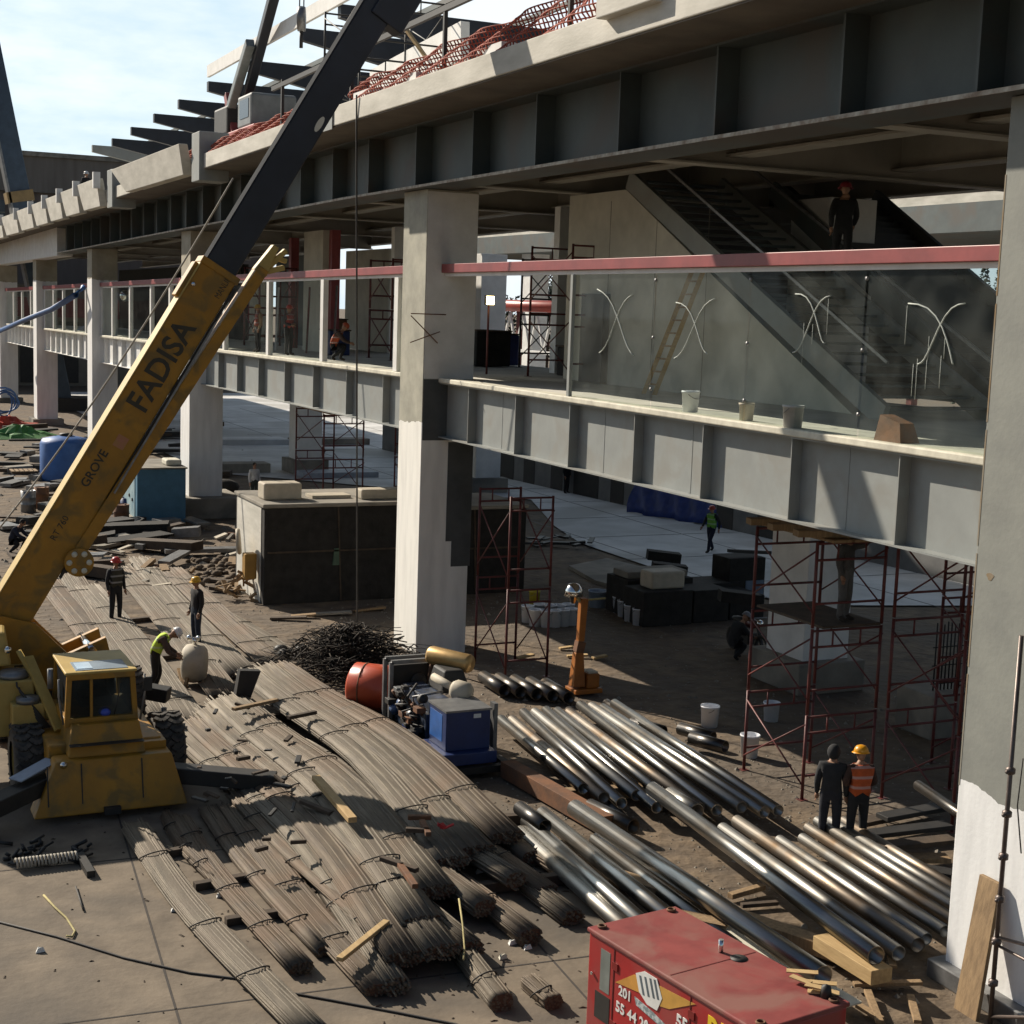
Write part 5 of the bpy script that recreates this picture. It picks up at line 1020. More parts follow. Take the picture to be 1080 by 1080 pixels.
bucket((lambda p: (14.25, p.y, 7.0))(gx(787, 441, 14.25)), 'small tan pail between the two white buckets on the walkway edge', mat=pale_t, r=.13, h=.3)
o = MB().hexa([Vector((14.3, gx(945, 450, 14.3).y, 7.0))+Vector(v) for v in ((-.15, -.3, 0), (.2, -.3, 0), (.2, .3, 0), (-.15, .3, 0), (-.1, -.2, .28), (.15, -.2, .28), (.15, .25, .38), (-.1, .25, .38))]).build('mortar_lump', rust, None, gx(945, 450, 14.3)); tag(o, 'brown lump of scrap on the walkway edge under the fourth glass pane', 'scrap')
# orange post machine with shiny dome
p = at0(612, 732); T = thing('orange_machine', 'orange post-shaped site machine on a square base with a shiny metal dome on its arm', 'machine', p)
def W(x, y, z): return (p[0]+x, p[1]+y, z)
MB().box(W(-.25, -.25, .05), W(.45, .3, .16)).build('base', orange, T, bevel=.02)
MB().box(W(.08, -.18, .165), W(.4, .24, .5)).build('motor_box', orange, T, bevel=.03); MB().box(W(.12, -.14, .501), W(.36, .2, .54)).build('motor_lid', pale_t, T)
q = MB(); q.bar(W(-.1, 0, .2), W(-.1, 0, 1.0), .3, .28, (0, 1, 0), .2, .18); q.build('column_foot', orange, T, bevel=.015)
q = MB(); q.bar(W(-.1, 0, 1.0), W(-.05, 0, 1.25), .2, .18, (0, 1, 0)); q.build('joint', rust, T)
q = MB(); q.bar(W(-.06, 0, 1.25), W(-.02, 0, 2.25), .15, .15, (0, 1, 0), .18, .17); q.build('mast', orange, T, bevel=.015)
q = MB(); q.tube(W(-.1, 0, 2.2), W(.6, .1, 2.2), .025, 8); q.tube(W(-.05, 0, 2.15), W(-.25, 0, 2.3), .04, 8); q.build('arm', rope_y, T)
MB().lathe([(0, .3), (.12, .27), (.2, .15), (.22, 0), (.2, 0), (.1, -.02), (.04, -.18), (0, -.18)], W(-.28, 0, 2.32), 18).build('dome', chrome, T)
for (x, y, l) in ((598, 692, .5), (625, 694, .4), (590, 684, .4), (545, 694, .5)):
    a = gz(x, y, .05); timber(a, a+Vector((l, rnd(-.25, .1), .04)), .16, .05, wood_y, 'pale wood offcut on the sunlit dirt behind the orange machine', 'offcut', 'offcuts behind the orange machine', 'wood_offcut')
# black box crates with concrete block, plaza things
a = gz(678, 662); T = thing('dark_crate_stack', 'stack of dark crates and mesh in the shade under a pale concrete block', 'crates', (a.x, a.y, 0))
for k, (x0, y0, z0, x1, y1, z1) in enumerate(((0, 0, 0, 1.6, 1.2, 1.0), (1.7, .1, 0, 2.9, 1.2, .95), (3.0, .2, 0, 4.2, 1.6, .7), (.2, 1.3, 0, 2.4, 2.6, 1.1), (2.6, 1.7, 0, 4.4, 2.9, .8))): MB().box((a.x+x0, a.y+y0, z0), (a.x+x1, a.y+y1, z1)).build('crate', mesh_wall, T, bevel=.03)
o = MB().box((a.x+.4, a.y+.3, 1.005), (a.x+1.5, a.y+1.0, 1.5)).build('concrete_block', pale_t, None, (a.x+.9, a.y+.6, 1.0), bevel=.06); tag(o, 'pale concrete block resting on the dark crates in the shade', 'block')
o = MB().box((a.x+.3, a.y+1.5, 1.105), (a.x+2.3, a.y+2.4, 1.3)).build('grey_slab', conc_d, None, (a.x+1.2, a.y+2, 1.1), bevel=.03); tag(o, 'flat grey slab on the rear dark crates', 'slab')
for k, (x, y, z) in enumerate(((706, 598, .9), (700, 585, 1.0), (780, 628, 1.4))):
    c = gz(x, y, z); o = MB(); o.bar(c+Vector((-.5, .2, 0)), c+Vector((.5, -.2, -.1)), .5, .3); tag(o.build('dark_box', mesh_wall, None, c), ['dark tilted case on the crates at the plaza edge', 'upright dark case behind the crates at the plaza edge', 'dark box high up beside the white rear column'][k], 'case')
c = gz(782, 640); T = thing('welding_set', 'dark welding set with a pale blue panel beside the white rear column', 'welding set', (c.x, c.y, 0))
MB().box((c.x-.5, c.y, .2), (c.x+.8, c.y+1, 1.5)).build('case', mesh_wall, T, bevel=.03); MB().box((c.x+.1, c.y-.02, .3), (c.x+.75, c.y-.002, .8)).build('panel', M('panel_bluegrey', (.15, .2, .28), None, 3, .5), T); MB().bar((c.x-.4, c.y+.3, 1.7), (c.x+1.1, c.y+.2, 1.6), .1, .1).build('handle_bar', black, T)
# motorbike
c = gz(788, 690); T = thing('motorbike', 'dark motorbike parked in the shade beside the white rear column', 'motorbike', (c.x, c.y, 0))
for k, y in enumerate((-.65, .65)):
    q = MB(); q.lathe([(.24, -.05), (.31, -.05), (.33, 0), (.31, .05), (.24, .05), (.24, -.05)], (c.x, c.y+y, .33), 22, (1, 0, 0)); w_ = q.build('wheel', rubber, T); MB().lathe([(.0, -.06), (.04, -.06), (.04, .06), (0, .06)], (c.x, c.y+y, .33), 10, (1, 0, 0)).build('hub', grey_s, w_)
q = MB(); q.bar((c.x, c.y-.65, .33), (c.x, c.y-.35, .95), .08, .06); q.bar((c.x, c.y-.35, .85), (c.x, c.y+.3, .7), .1, .08); q.bar((c.x, c.y+.65, .33), (c.x, c.y+.1, .5), .1, .06); q.box((c.x-.14, c.y-.2, .3), (c.x+.14, c.y+.2, .6)); q.build('frame', black, T, bevel=.01)
MB().ball((c.x, c.y-.12, .85), .2, 10, 7, (.7, 1.3, .7)).build('fuel_tank', M('bike_tank', (.1, .02, .02), None, 3, .3), T); MB().ball((c.x, c.y+.4, .85), .18, 10, 6, (.8, 2, .45)).build('seat', black, T)
q = MB(); q.tube((c.x-.35, c.y-.3, 1.02), (c.x+.35, c.y-.3, 1.02), .02, 6); q.build('handlebar', grey_s, T); MB().ball((c.x, c.y-.5, .92), .1, 10, 6).build('headlight', chrome, T)
# blue cabinet and barrel on the left
p0 = gz(152, 556); T = thing('blue_cabinet', 'pale blue metal cabinet standing left of the white column behind the boom', 'cabinet', (p0.x, p0.y, 0))
MB().box((p0.x-.3, p0.y-.2, .05), (p0.x+1.55, p0.y+3.0, 2.25)).build('body', blue_l, T, bevel=.03); MB().box((p0.x-.35, p0.y-.25, 2.251), (p0.x+1.6, p0.y+3.05, 2.31)).build('top', conc_d, T)
q = MB(); q.box((p0.x-.325, p0.y+.2, .3), (p0.x-.301, p0.y+2.8, 1.9)); q.build('dusty_side', M('dusty_pale_blue', (.28, .38, .40), (.12, .22, .28), 1.4, .7), T)
q = MB(); q.tube((p0.x-.33, p0.y+1.2, 1.1), (p0.x-.36, p0.y+1.2, 1.1), .07, 10); q.tube((p0.x-.33, p0.y+.6, 1.0), (p0.x-.36, p0.y+.6, 1.0), .07, 10); q.build('lock', black, T)
tag(MB().box((p0.x+.9, p0.y+.3, 2.315), (p0.x+1.5, p0.y+1.2, 2.55)).build('pale_bag', cream, None, (p0.x+1.2, p0.y+.7, 2.31), bevel=.06), 'pale bag lying on top of the blue cabinet', 'bag')
p = gz(70, 506); T = thing('blue_tank', 'blue plastic water tank standing in the shade left of the boom', 'tank', (p.x, p.y, 0))
q = MB(); q.lathe([(0, 0), (1.15, 0), (1.2, .15), (1.2, 1.75), (1.1, 1.95), (.4, 2.1), (0, 2.1)], (p.x, p.y, 0), 28); q.build('tank_body', blue_b, T); MB().lathe([(.3, 0), (.3, .12), (0, .14)], (p.x, p.y, 2.1), 16).build('lid', black, T)
# debris on the left
R = random.Random(11)
for k in range(150):
    x, y = R.uniform(-5, 195), R.uniform(448, 600)
    if 140 < x < 240 and y > 540 and R.random() < .5: continue
    a = gz(x, y, R.uniform(.04, .35)); ang = R.uniform(-.5, .5) if R.random() < .6 else R.uniform(-1.5, 1.5); l = R.uniform(.5, 3.0)
    mat = R.choice([wood_d, wood_d, black, conc_d, wood_d, mesh_wall, grey_s, black]); o = MB().bar(a, a+Vector((l*math.cos(ang), l*math.sin(ang), R.uniform(-.03, .15))), R.uniform(.2, 1.1), R.uniform(.06, .35)).build('debris_board', mat, None, a)  # mostly dark tones, chosen to carry the shade over this clutter
    mn = {'dark_timber': 'dark brown plank', 'black_steel': 'black sheet', 'old_concrete': 'grey concrete piece', 'formwork_dark': 'dark formwork panel', 'grey_metal': 'grey metal strip'}.get(mat.name.split('.')[0], 'board'); pl_ = ('at the far left edge' if x < 45 else 'near the blue tank' if x < 110 else 'near the blue cabinet')+(', far back' if y < 490 else ', midway' if y < 545 else ', close to the crane'); tag(o, mn+' in the clutter '+pl_, 'board', 'clutter of boards on the left')
for k in range(30):
    x, y = R.uniform(120, 270), R.uniform(560, 625); a = gz(x, y, .06); ang = R.uniform(0, 3); l = R.uniform(.2, 1.0)
    tag(MB().bar(a, a+Vector((l*math.cos(ang), l*math.sin(ang), R.uniform(0, .2))), R.uniform(.08, .3), R.uniform(.05, .16)).build('rubble_piece', R.choice([conc_d, wood, pale_t, wood_d, rust]), None, a), 'piece of rubble at the foot of the white column behind the boom', 'rubble', 'rubble by the column foot')
q = MB()
for k in range(90): p = gz(R.uniform(196, 275), R.uniform(590, 618)); r = R.uniform(.06, .2); q.ball((p.x, p.y, r*.3), r, 6, 4, (1, 1, .7))
tag(q.build('soil_heap', dirt, None), 'low heap of dark soil clods in front of the white column', 'soil', kind='stuff')
for (x, y, c, l, nm) in ((10, 452, (.45, .06, .03), 'red plastic sheet heap in the clutter at the far left', 'red_sheet'), (22, 462, (.06, .22, .05), 'green plastic sheet on the clutter at the far left', 'green_sheet')):
    p = gz(x, y); q = MB(); R2 = random.Random(int(x)); n_ = 16; rw = []
    for (rr, hh) in ((.0, .8), (.35, .75), (.7, .5), (1.05, .35), (1.5, .03)):
        for j in range(n_): a_ = 2*PI*j/n_; k_ = R2.uniform(.7, 1.35); rw.append((p.x+rr*k_*1.5*math.cos(a_), p.y+rr*k_*math.sin(a_), hh*R2.uniform(.55, 1.2) if rr else hh))
    q.add(rw, [(i*n_+j, i*n_+(j+1) % n_, (i+1)*n_+(j+1) % n_, (i+1)*n_+j) for i in range(4) for j in range(n_)]); tag(q.build(nm, M('sheet', c, None, 3, .6, bump=.5, bscale=4), None, (p.x, p.y, 0)), l, 'sheet')
p = gz(118, 470); q = MB(); q.ball((p.x, p.y, .7), 1.2, 10, 6, (1, 1, .6)); tag(q.build('dark_bale', mesh_wall, None, (p.x, p.y, 0)), 'dark bale lying in the shade behind the blue tank', 'bale')
p = gz(175, 535); q = MB(); q.hexa([p+Vector(v) for v in ((-.5, 0, 0), (.6, -.2, 0), (.7, .4, 0), (-.4, .5, 0), (-.2, .1, .35), (.3, -.05, .5), (.4, .3, .4), (-.1, .4, .3))])
for (x, y, w_, h_, d_, m, l) in ((250, 500, 3.5, .5, 1.2, conc_d, 'grey beam lying on trestles behind the far column'), (420, 530, 3, .25, 1, plaza_m, 'pale slab lying on the ground behind the concrete tank'), (255, 470, 6, .35, 2, plaza_m, 'long pale precast slab lying far behind the white column'), (350, 470, 5, .4, 1.2, conc_d, 'dark precast beam lying far behind the concrete tank'), (360, 505, 4, .3, 1.5, M('bluish_slab', (.34, .36, .4), None, 2, .7), 'bluish slab lying behind the tank top')):
    p = gz(x, y); tag(MB().box((p.x-w_/2, p.y, .02), (p.x+w_/2, p.y+d_, .02+h_)).build('precast_slab', m, None, (p.x, p.y, 0), bevel=.03), l, 'slab')
for k, (x, y) in enumerate(((235, 522), (285, 535), (245, 545), (330, 482))): p = gz(x, y); tag(MB().ball((p.x, p.y, .35), .55, 9, 6, (1.4, 1, .7)).build('dark_bag', mesh_wall, None, (p.x, p.y, 0)), 'dark bag lying on the ground behind the concrete tank', 'bag', 'dark bags behind the tank')
# grey hoarding at the back of the plaza, blue tarp over it
A, B = gz(520, 502), gz(835, 575); dv = (B-A).normalized(); T = thing('hoarding', 'long grey hoarding wall with dark openings along the back of the plaza', 'hoarding', (A.x, A.y, 0))
nv = Vector((-dv.y, dv.x, 0)); nv = nv if nv.x > 0 else -nv; A0 = A-dv*14; B0 = B+dv*14
q = MB(); q.hexa([A0, B0, B0+nv*.2, A0+nv*.2, A0+Vector((0, 0, 3.4)), B0+Vector((0, 0, 3.4)), B0+nv*.2+Vector((0, 0, 3.4)), A0+nv*.2+Vector((0, 0, 3.4))]); q.build('wall', M('hoarding_grey', (.20, .20, .195), (.14, .14, .14), 1, .8), T)
ln = (B-A).length
for k in range(9):
    c = A+dv*(ln*(k+.4)/9)-nv*.02; q = MB(); wd = 1.1 if k % 3 else 2.2; q.prism([c-dv*wd/2, c+dv*wd/2, c+dv*wd/2+Vector((0, 0, 2.3)), c-dv*wd/2+Vector((0, 0, 2.3))], nv*.015); q.build('opening', black, T)
a, b = gz(676, 541), gz(806, 562); q = MB(); n_ = 26
rows = []
for j in range(7):
    for i in range(n_+1):
        t = i/n_; c = a.lerp(b, t)-nv*(.25+.12*math.sin(i*1.7+j)+.05*j*0)-nv*(.5*(1-j/6)); rows.append(c+Vector((0, 0, .06+j*.33+.05*math.sin(i*.9))))
q.add(rows, [(j*(n_+1)+i, j*(n_+1)+i+1, (j+1)*(n_+1)+i+1, (j+1)*(n_+1)+i) for j in range(6) for i in range(n_)], True)
o = q.build('blue_tarpaulin', tarp_m, None, a); md = o.modifiers.new('s', 'SOLIDIFY'); md.thickness = .02; tag(o, 'wrinkled blue tarpaulin draped along the hoarding behind the walking person', 'tarpaulin')
q = MB(); p = gz(580, 575)
for k in range(16): c = Vector((p.x+rnd(-1.4, 1.2), p.y+rnd(-1, 1.2), rnd(.03, .2))); q.bar(c, c+Vector((rnd(-1, 1), rnd(-.7, .7), rnd(0, .1))), rnd(.05, .25), rnd(.04, .1))
tag(q.build('scrap_heap', black, None, (p.x, p.y, 0)), 'heap of dark scrap bars on the near edge of the plaza', 'scrap heap')
# ------------------------------------------------------------------ things on the slab
T = thing('roof_crane', 'small red and grey truck crane standing on the upper slab with raised boom', 'crane', (15.6, 62, 13.4))
c0 = gx(243, 158, 15.6); zt = 14.25+zs(c0.y)
MB().box((15.2, c0.y-5.0, zt+.5), (17.2, c0.y+.6, zt+1.25)).build('chassis', M('crane_red', (.36, .05, .04), None, 2, .5), T, bevel=.05)
MB().box((15.3, c0.y-4.2, zt+1.25), (17.1, c0.y-2.2, zt+2.5)).build('cab', M('crane_pale', (.20, .21, .21), None, 2, .5), T, bevel=.1); MB().box((15.28, c0.y-3.9, zt+1.6), (15.3, c0.y-2.6, zt+2.3)).build('cab_window', darkglass, T)
for y in (-4.3, -1.2, .1):
    MB().lathe([(0, -.16), (.42, -.16), (.5, -.1), (.5, .1), (.42, .16), (0, .16)], (15.4, c0.y+y, zt+.5), 18, (1, 0, 0)).build('wheel', rubber, T)
b0_, b1_ = gx(238, 132, 15.6), gx(284, -22, 15.0)
bd = (b1_-b0_).normalized(); MB().bar(b0_, b0_.lerp(b1_, .6), .34, .34, (1, 0, 0)).build('boom', M('boom_grey', (.22, .24, .24), (.13, .15, .15), 1.5, .5), T, bevel=.04)
MB().bar(b0_.lerp(b1_, .2)+Vector((.4, -.3, -.2)), b1_+Vector((.3, -.1, 0)), .34, .36, (1, 0, 0)).build('boom_extension', navy, T, bevel=.03)
q = MB(); q.bar(gx(250, 155, 15.6), gx(241, 100, 15.6), .35, .35); q.build('lift_cylinder', M('crane_red2', (.30, .06, .05), None, 2, .5), T, bevel=.05); MB().box((15.3, c0.y-.6, zt+1.25), (17, c0.y+1.6, zt+2.4)).build('turntable', black, T, bevel=.1)
# hook block
hk = gx(318, 20, 14.5); T = thing('hook_block', 'round steel hook block hanging on two lines above the roof beams', 'hook block', hk)
MB().lathe([(0, -.12), (.38, -.12), (.4, 0), (.38, .12), (0, .12)], hk, 20, (1, -.4, 0)).build('sheave', grey_s, T); MB().tube(hk+Vector((0, 0, -.35)), hk+Vector((0, 0, -.9)), .06, 8).build('hook', black, T)
for s in (-.1, .1): MB().tube(hk+Vector((s, s, .3)), hk+Vector((s, s, 6)), .02, 6).build('hoist_line', cable_m, T)
# orange safety net on the slab edge
def net(y0, y1, h0, h1, label):
    q = MB(); n_ = int((y1-y0)/.11); m_ = 8; vs = []; R = random.Random(9)
    for j in range(m_+1):
        for i in range(n_+1):
            t = i/n_; y = y0+(y1-y0)*t; h = (h0*(1-t)+h1*t)*(1+.05*math.sin(y*1.1)); vs.append(Vector((12.05+.1*math.sin(y*3+j)+.12*j*.3, y+R.uniform(-.03, .03), 13.6+zs(y)+h*j/m_)))
    for j in range(m_+1):
        q.path(vs[j*(n_+1):(j+1)*(n_+1)], .016, 4, False)
    for i in range(0, n_+1): q.path([vs[j*(n_+1)+i] for j in range(m_+1)], .016, 4, False)
    tag(q.build('safety_net', net_m, None, (12, y0, 13.6)), label, 'net')
net(22.6, 36, .75, .5, 'orange safety net sagging along the near part of the slab edge'); net(38, 62, .45, .4, 'low strip of orange safety net along the slab edge behind the crane boom')
for y in (27, 31.5, 34.5): tag(MB().box((12.1, y, 13.6), (12.7, y+1.2, 13.8)).build('pale_sheet', white_p, None, (12.4, y, 13.6)), 'pale sheet lying on the slab edge among the orange net', 'sheet', 'sheets on the slab edge')
p = gz(38, 262); tag(MB().hexa([Vector((14.2, 62.5, 6.95))+Vector(v) for v in ((-.2, 0, 0), (.4, 0, 0), (.4, 4, 0), (-.2, 4, 0), (-.1, .3, .4), (.3, .3, .45), (.3, 3.6, .4), (-.1, 3.6, .35))]).build('orange_bundle', M('orange_cloth', (.55, .12, .03), None, 3, .8, bump=.5, bscale=5), None, (14.2, 64, 6.8)), 'orange-red bundle lying on the walkway edge beside the boom', 'bundle')
# ropes, hoses, cables
def cord(name, pts, r, mat, label, cat, n=6): return tag(MB().path(pts, r, n).build(name, mat, None, pts[0]), label, cat)
def sagline(a, b, s, n=16): return [Vector(a).lerp(Vector(b), k/n)+Vector((0, 0, -s*4*(k/n)*(1-k/n))) for k in range(n+1)]
cord('hanging_rope', sagline(gx(376, 100, 11.85), (12.6, 36, .05), .0), .022, cable_m, 'dark rope hanging from the slab edge down past the dark tank', 'rope')
cord('tag_line', sagline(gz(-8, 566, .4), gx(246, 188, 11.9), .5), .03, rope_m, 'thin pale line stretched from the left ground up to the slab behind the boom', 'rope')
cord('blue_hose', [gx(-5, 351, 11.5), gx(25, 338, 12), gx(55, 326, 12.5), gx(80, 311, 13), gx(88, 303, 13.5)], .16, hose_b, 'thick blue hose slung between the far columns at the left edge', 'hose', 8)
q = MB(); c_ = gz(6, 425, 1.2); pts = [c_+Vector(((.75+.25*math.sin(k*.13))*math.cos(k*.35), .02*k, (.8+.2*math.cos(k*.21))*math.sin(k*.35))) for k in range(76)]; q.path(pts, .06, 6); tag(q.build('hose_coil', hose_b, None, pts[0]), 'coil of blue hose at the far left edge', 'hose')
cord('ground_cable', [gz(x, y, .02) for x, y in ((-6, 971), (60, 988), (130, 1010), (200, 1026), (250, 1032), (300, 1046), (345, 1054), (420, 1068), (480, 1080), (520, 1095))], .016, cable_m, 'thin black cable snaking across the pale concrete in the foreground', 'cable')
cord('dark_cable', [gz(x, y, .03) for x, y in ((80, 935), (84, 948), (88, 960))], .014, cable_m, 'short dark wire lying on the concrete above the foreground cable', 'wire')
cord('yellow_rope', [gz(x, y, .03) for x, y in ((46, 944), (58, 957), (70, 968), (79, 982), (76, 988), (70, 987))], .016, rope_y, 'frayed yellow rope loop lying on the concrete at lower left', 'rope')
cord('yellow_tie_rope', [gz(484, 948, .55), gz(488, 975, .45), gz(490, 1000, .3), gz(489, 1012, .3)], .014, rope_y, 'yellow rope tied round the rebar end above the short round bundle', 'rope')
cord('column_wire', [gx(1079, 800, 13.55), gx(1073, 850, 13.55), gx(1077, 900, 13.57)], .01, cable_m, 'thin dark wire hanging down the big right-hand column', 'wire')
# chain heap and bits on the foreground concrete
q = MB(); R = random.Random(8)
for k in range(40): p = gz(R.uniform(5, 92), R.uniform(888, 912), .03); q.path([p, p+Vector((R.uniform(-.25, .25), R.uniform(-.1, .1), R.uniform(.0, .12)))], R.uniform(.015, .035), 5)
tag(q.build('chain_heap', black, None, gz(50, 900)), 'dark heap of chain and hooks on the concrete below the front plate of the crane', 'chain', kind='stuff')
T = thing('coil_spring', 'rusty ribbed coil lying on the concrete below the crane', 'coil', gz(50, 908))
a, b = gz(16, 912, .1), gz(82, 904, .1); q = MB(); q.path([a.lerp(b, k/160)+Vector((0, .07*math.cos(k*.7), .02+.07*math.sin(k*.7))) for k in range(161)], .018, 5); q.build('coil', rope_m, T)
q = MB(); q.bar(gz(84, 902, .08), gz(96, 922, .06), .12, .1); tag(q.build('hinge_piece', black, None, gz(90, 912)), 'dark hinge-like steel piece at the right end of the ribbed coil', 'steel piece')
for k, (x, y, m) in enumerate(((159, 915, letter_w), (184, 960, letter_w), (200, 972, cream), (205, 976, black), (232, 945, letter_w), (42, 1003, letter_w), (440, 975, letter_w), (460, 990, letter_w), (505, 920, letter_w), (556, 1000, letter_w), (562, 985, letter_w), (530, 1010, cream), (540, 995, letter_w))):
    p = gz(x, y, .02); tag(MB().hexa([p+Vector(v) for v in ((-.06, -.04, -.01), (.07, -.02, -.01), (.05, .06, -.01), (-.04, .05, -.01), (-.03, -.02, .04), (.04, -.01, .06), (.03, .04, .03), (-.02, .03, .05))]).build('litter', m, None, p), 'crumpled scrap of litter on the concrete around the rebar', 'litter', 'litter on the concrete')
# lit lamp on the walkway
p = gx(516, 317, 16.8); T = thing('flood_lamp', 'small lit yellowish floodlight on a stand behind the middle column', 'lamp', p)
MB().box(p+Vector((-.1, -.06, -.12)), p+Vector((.12, .1, .14))).build('housing', black, T); MB().box(p+Vector((-.11, -.11, -.11)), p+Vector((.1, -.062, .12))).build('lamp_glass', lamp_on, T); MB().tube((p.x, p.y+.03, 6.95), (p.x, p.y+.03, p.z-.1), .03, 6).build('stand', scaf_red, T)
p = gx(132, 312, 15); q = MB(); q.ball(p, .3, 10, 8); tag(q.build('globe_lamp', chrome, None, p), 'shiny globe lamp hanging inside the far walkway bay', 'lamp')
# ------------------------------------------------------------------ far surroundings
T = thing('far_boom', 'dark blue crane boom rising beyond the station at the left edge', 'crane boom', (8, 118, 0))
a, b = gy(25, 232, 118), gy(-14, 40, 118); d = (b-a).normalized(); a0 = a-d*16
MB().bar(a0, b, 1.5, 1.7, (0, 1, 0)).build('boom_section', M('far_boom_blue', (.05, .08, .12), None, 2, .5), T, bevel=.05); MB().bar(a0+Vector((-.75, -.2, 0)), a.lerp(b, .55)+Vector((-.75, -.2, 0)), .16, 1.6, (0, 1, 0)).build('boom_edge', grey_s, T); MB().bar(a.lerp(b, .1), a.lerp(b, .16), 1.9, 2.0, (0, 1, 0)).build('boom_collar', M('collar_tan', (.3, .2, .08), None, 2, .5), T)
MB().box((a0.x-1.5, a0.y-1.5, 0), (a0.x+2, a0.y+2, max(1, a0.z+.6))).build('base', black, T)
T = thing('far_building', 'wide brown flat-roofed building with a pale top band beyond the viaduct', 'building', (20, 172, 0))
MB().box((-30, 172, 0), (48, 200, 19.6)).build('wall', brick, T); MB().box((-30.3, 171.6, 19.61), (48.3, 200.3, 23.4)).build('top_band', facade_t, T); MB().box((-30.5, 171.3, 23.41), (48.5, 200.5, 23.9)).build('coping', conc_d, T)
for k in range(14):
    x = -26+k*5.2; w_ = MB().box((x, 171.93, 13.5), (x+3.6, 171.995, 18.6)).build('window', M('far_glass', (.06, .075, .09), (.035, .04, .05), 1, .2), T); q = MB()
    for j in range(1, 4): q.box((x+j*.9-.06, 171.88, 13.5), (x+j*.9+.06, 171.929, 18.6))
    for j in range(1, 4): q.box((x, 171.9, 13.5+j*1.27-.06), (x+3.6, 171.928, 13.5+j*1.27+.06))
    q.build('window_bars', conc_d, w_)
T = thing('far_shed', 'low building with red awning band closing off the view under the viaduct', 'building', (18, 150, 0))
MB().box((-20, 150, 0), (40, 160, 9.6)).build('wall', M('shed_tan', (.20, .18, .15), (.13, .12, .1), .6, .9), T); MB().box((-20, 148.6, 6.6), (40, 149.9, 8.4)).build('awning', M('awning_red', (.16, .035, .035), None, 1, .7), T)
for k in range(16): MB().box((-18+k*3.6, 149.9, .3), (-16.2+k*3.6, 149.995, 6.2)).build('opening', black, T)
T = thing('yellow_canopy', 'tan roof panel glowing under the far end of the viaduct', 'canopy', (20, 110, 6)); MB().box((18, 108, 4.4), (26, 112, 5.2)).build('panel', wood_y, T); MB().tube((19, 110, 0), (19, 110, 4.4), .15, 8).build('post', black, T); MB().tube((25, 110, 0), (25, 110, 4.4), .15, 8).build('post', black, T)
# second viaduct and red canopy beyond the plaza
T = thing('second_viaduct', 'second elevated concrete deck beyond the plaza, seen under the upper slab', 'viaduct', (62, 60, 0))
MB().box((62, -20, 15.91), (72, 150, 19.0)).build('parapet', conc, T); MB().box((61.5, -20, 14.2), (72, 150, 15.9)).build('girder', primer_d, T)
for y in range(0, 150, 22): MB().box((63, y, 0), (65, y+2, 14.19)).build('column', white_p, T)
for k in range(6): MB().box((61.95, 10+k*20, 16.6), (61.995, 12.5+k*20, 18.2)).build('opening', black, T)
T = thing('red_canopy', 'long red tubular steel canopy with trusses on the far side of the site', 'canopy', (50, 70, 0))
for y0, y1 in ((25, 90.3), (90.5, 130)):
    MB().tube((50, y0, 9.1), (50, y1, 9.1), .45, 14).build('red_tube', M('tube_red', (.42, .06, .035), (.3, .04, .03), 1, .4), T)
    q = MB()
    n_ = int((y1-y0)/2.5)
    for k in range(n_): y = y0+k*2.5; q.bar((50.5, y, 5.6), (50.5, y+1.25, 8.6), .16, .16); q.bar((50.5, y+1.25, 8.6), (50.5, y+2.5, 5.6), .16, .16)
    q.bar((50.5, y0, 5.6), (50.5, y1, 5.6), .25, .25); q.build('truss', white_p, T)
    for k in range(int((y1-y0)/9)): MB().bar((51, y0+9*k, 0), (51, y0+9*k, 9), .4, .4).build('post', scaf_red, T)
MB().bar((49, 48, 4.5), (49, 42, 8.8), .9, .9).build('brace_tube', M('tube_red2', (.45, .08, .04), None, 1, .4), T)
T = thing('dark_container_row', 'row of dark containers and vehicles standing beyond the walkway', 'containers', (44, 70, 0))
for k in range(8): MB().box((44, 30+k*11, 0), (46.5, 38+k*11, 2.6+.5*(k % 3))).build('container', [mesh_wall, M('cont_blue', (.05, .07, .12), None, 1, .6), primer_d][k % 3], T, bevel=.05)
# trees on the horizon
def tree(x, y, h, wd, label, n=900, conic=False):
    T = thing('tree', label, 'tree', (x, y, 0)); R = random.Random(int(x*7+y)); q = MB(); q.path([(x, y, 0), (x+.1*wd*.2, y, h*.45), (x, y, h*.85)], .3, 8, True, True, [h*.03, h*.02, h*.006])
    for k in range(7): a = R.uniform(0, 6.3); z = h*R.uniform(.3, .7); q.tube((x, y, z), (x+math.cos(a)*wd*.35, y+math.sin(a)*wd*.35, z+h*.15), h*.008, 5, h*.002)
    q.build('trunk', bark, T); q = MB(); cl = [(R.uniform(0, 6.3), R.uniform(0, .42)*wd, R.uniform(.3, .95)*h, R.uniform(.10, .2)*wd) for _ in range(26)]
    for k in range(n):
        if conic: t = R.random()**.7; z = h*(.12+.88*t); rr = wd*.5*(1-t)*math.sqrt(R.random())+.05; a = R.uniform(0, 6.3); c = Vector((x+rr*math.cos(a), y+rr*math.sin(a), z))
        else: a, rr, z, cr_ = R.choice(cl); v = Vector((R.gauss(0, 1), R.gauss(0, 1), R.gauss(0, .8))); v = v.normalized()*cr_*R.random()**.4; c = Vector((x+rr*math.cos(a), y+rr*math.sin(a), z))+v
        s = wd*R.uniform(.02, .045); u = Vector((R.gauss(0, 1), R.gauss(0, 1), R.gauss(0, 1))).normalized(); v2 = u.orthogonal().normalized(); q.add([c-u*s, c+v2*s*.6, c+u*s, c-v2*s*.6], [(0, 1, 2, 3)])
    q.build('crown', leafm, T)
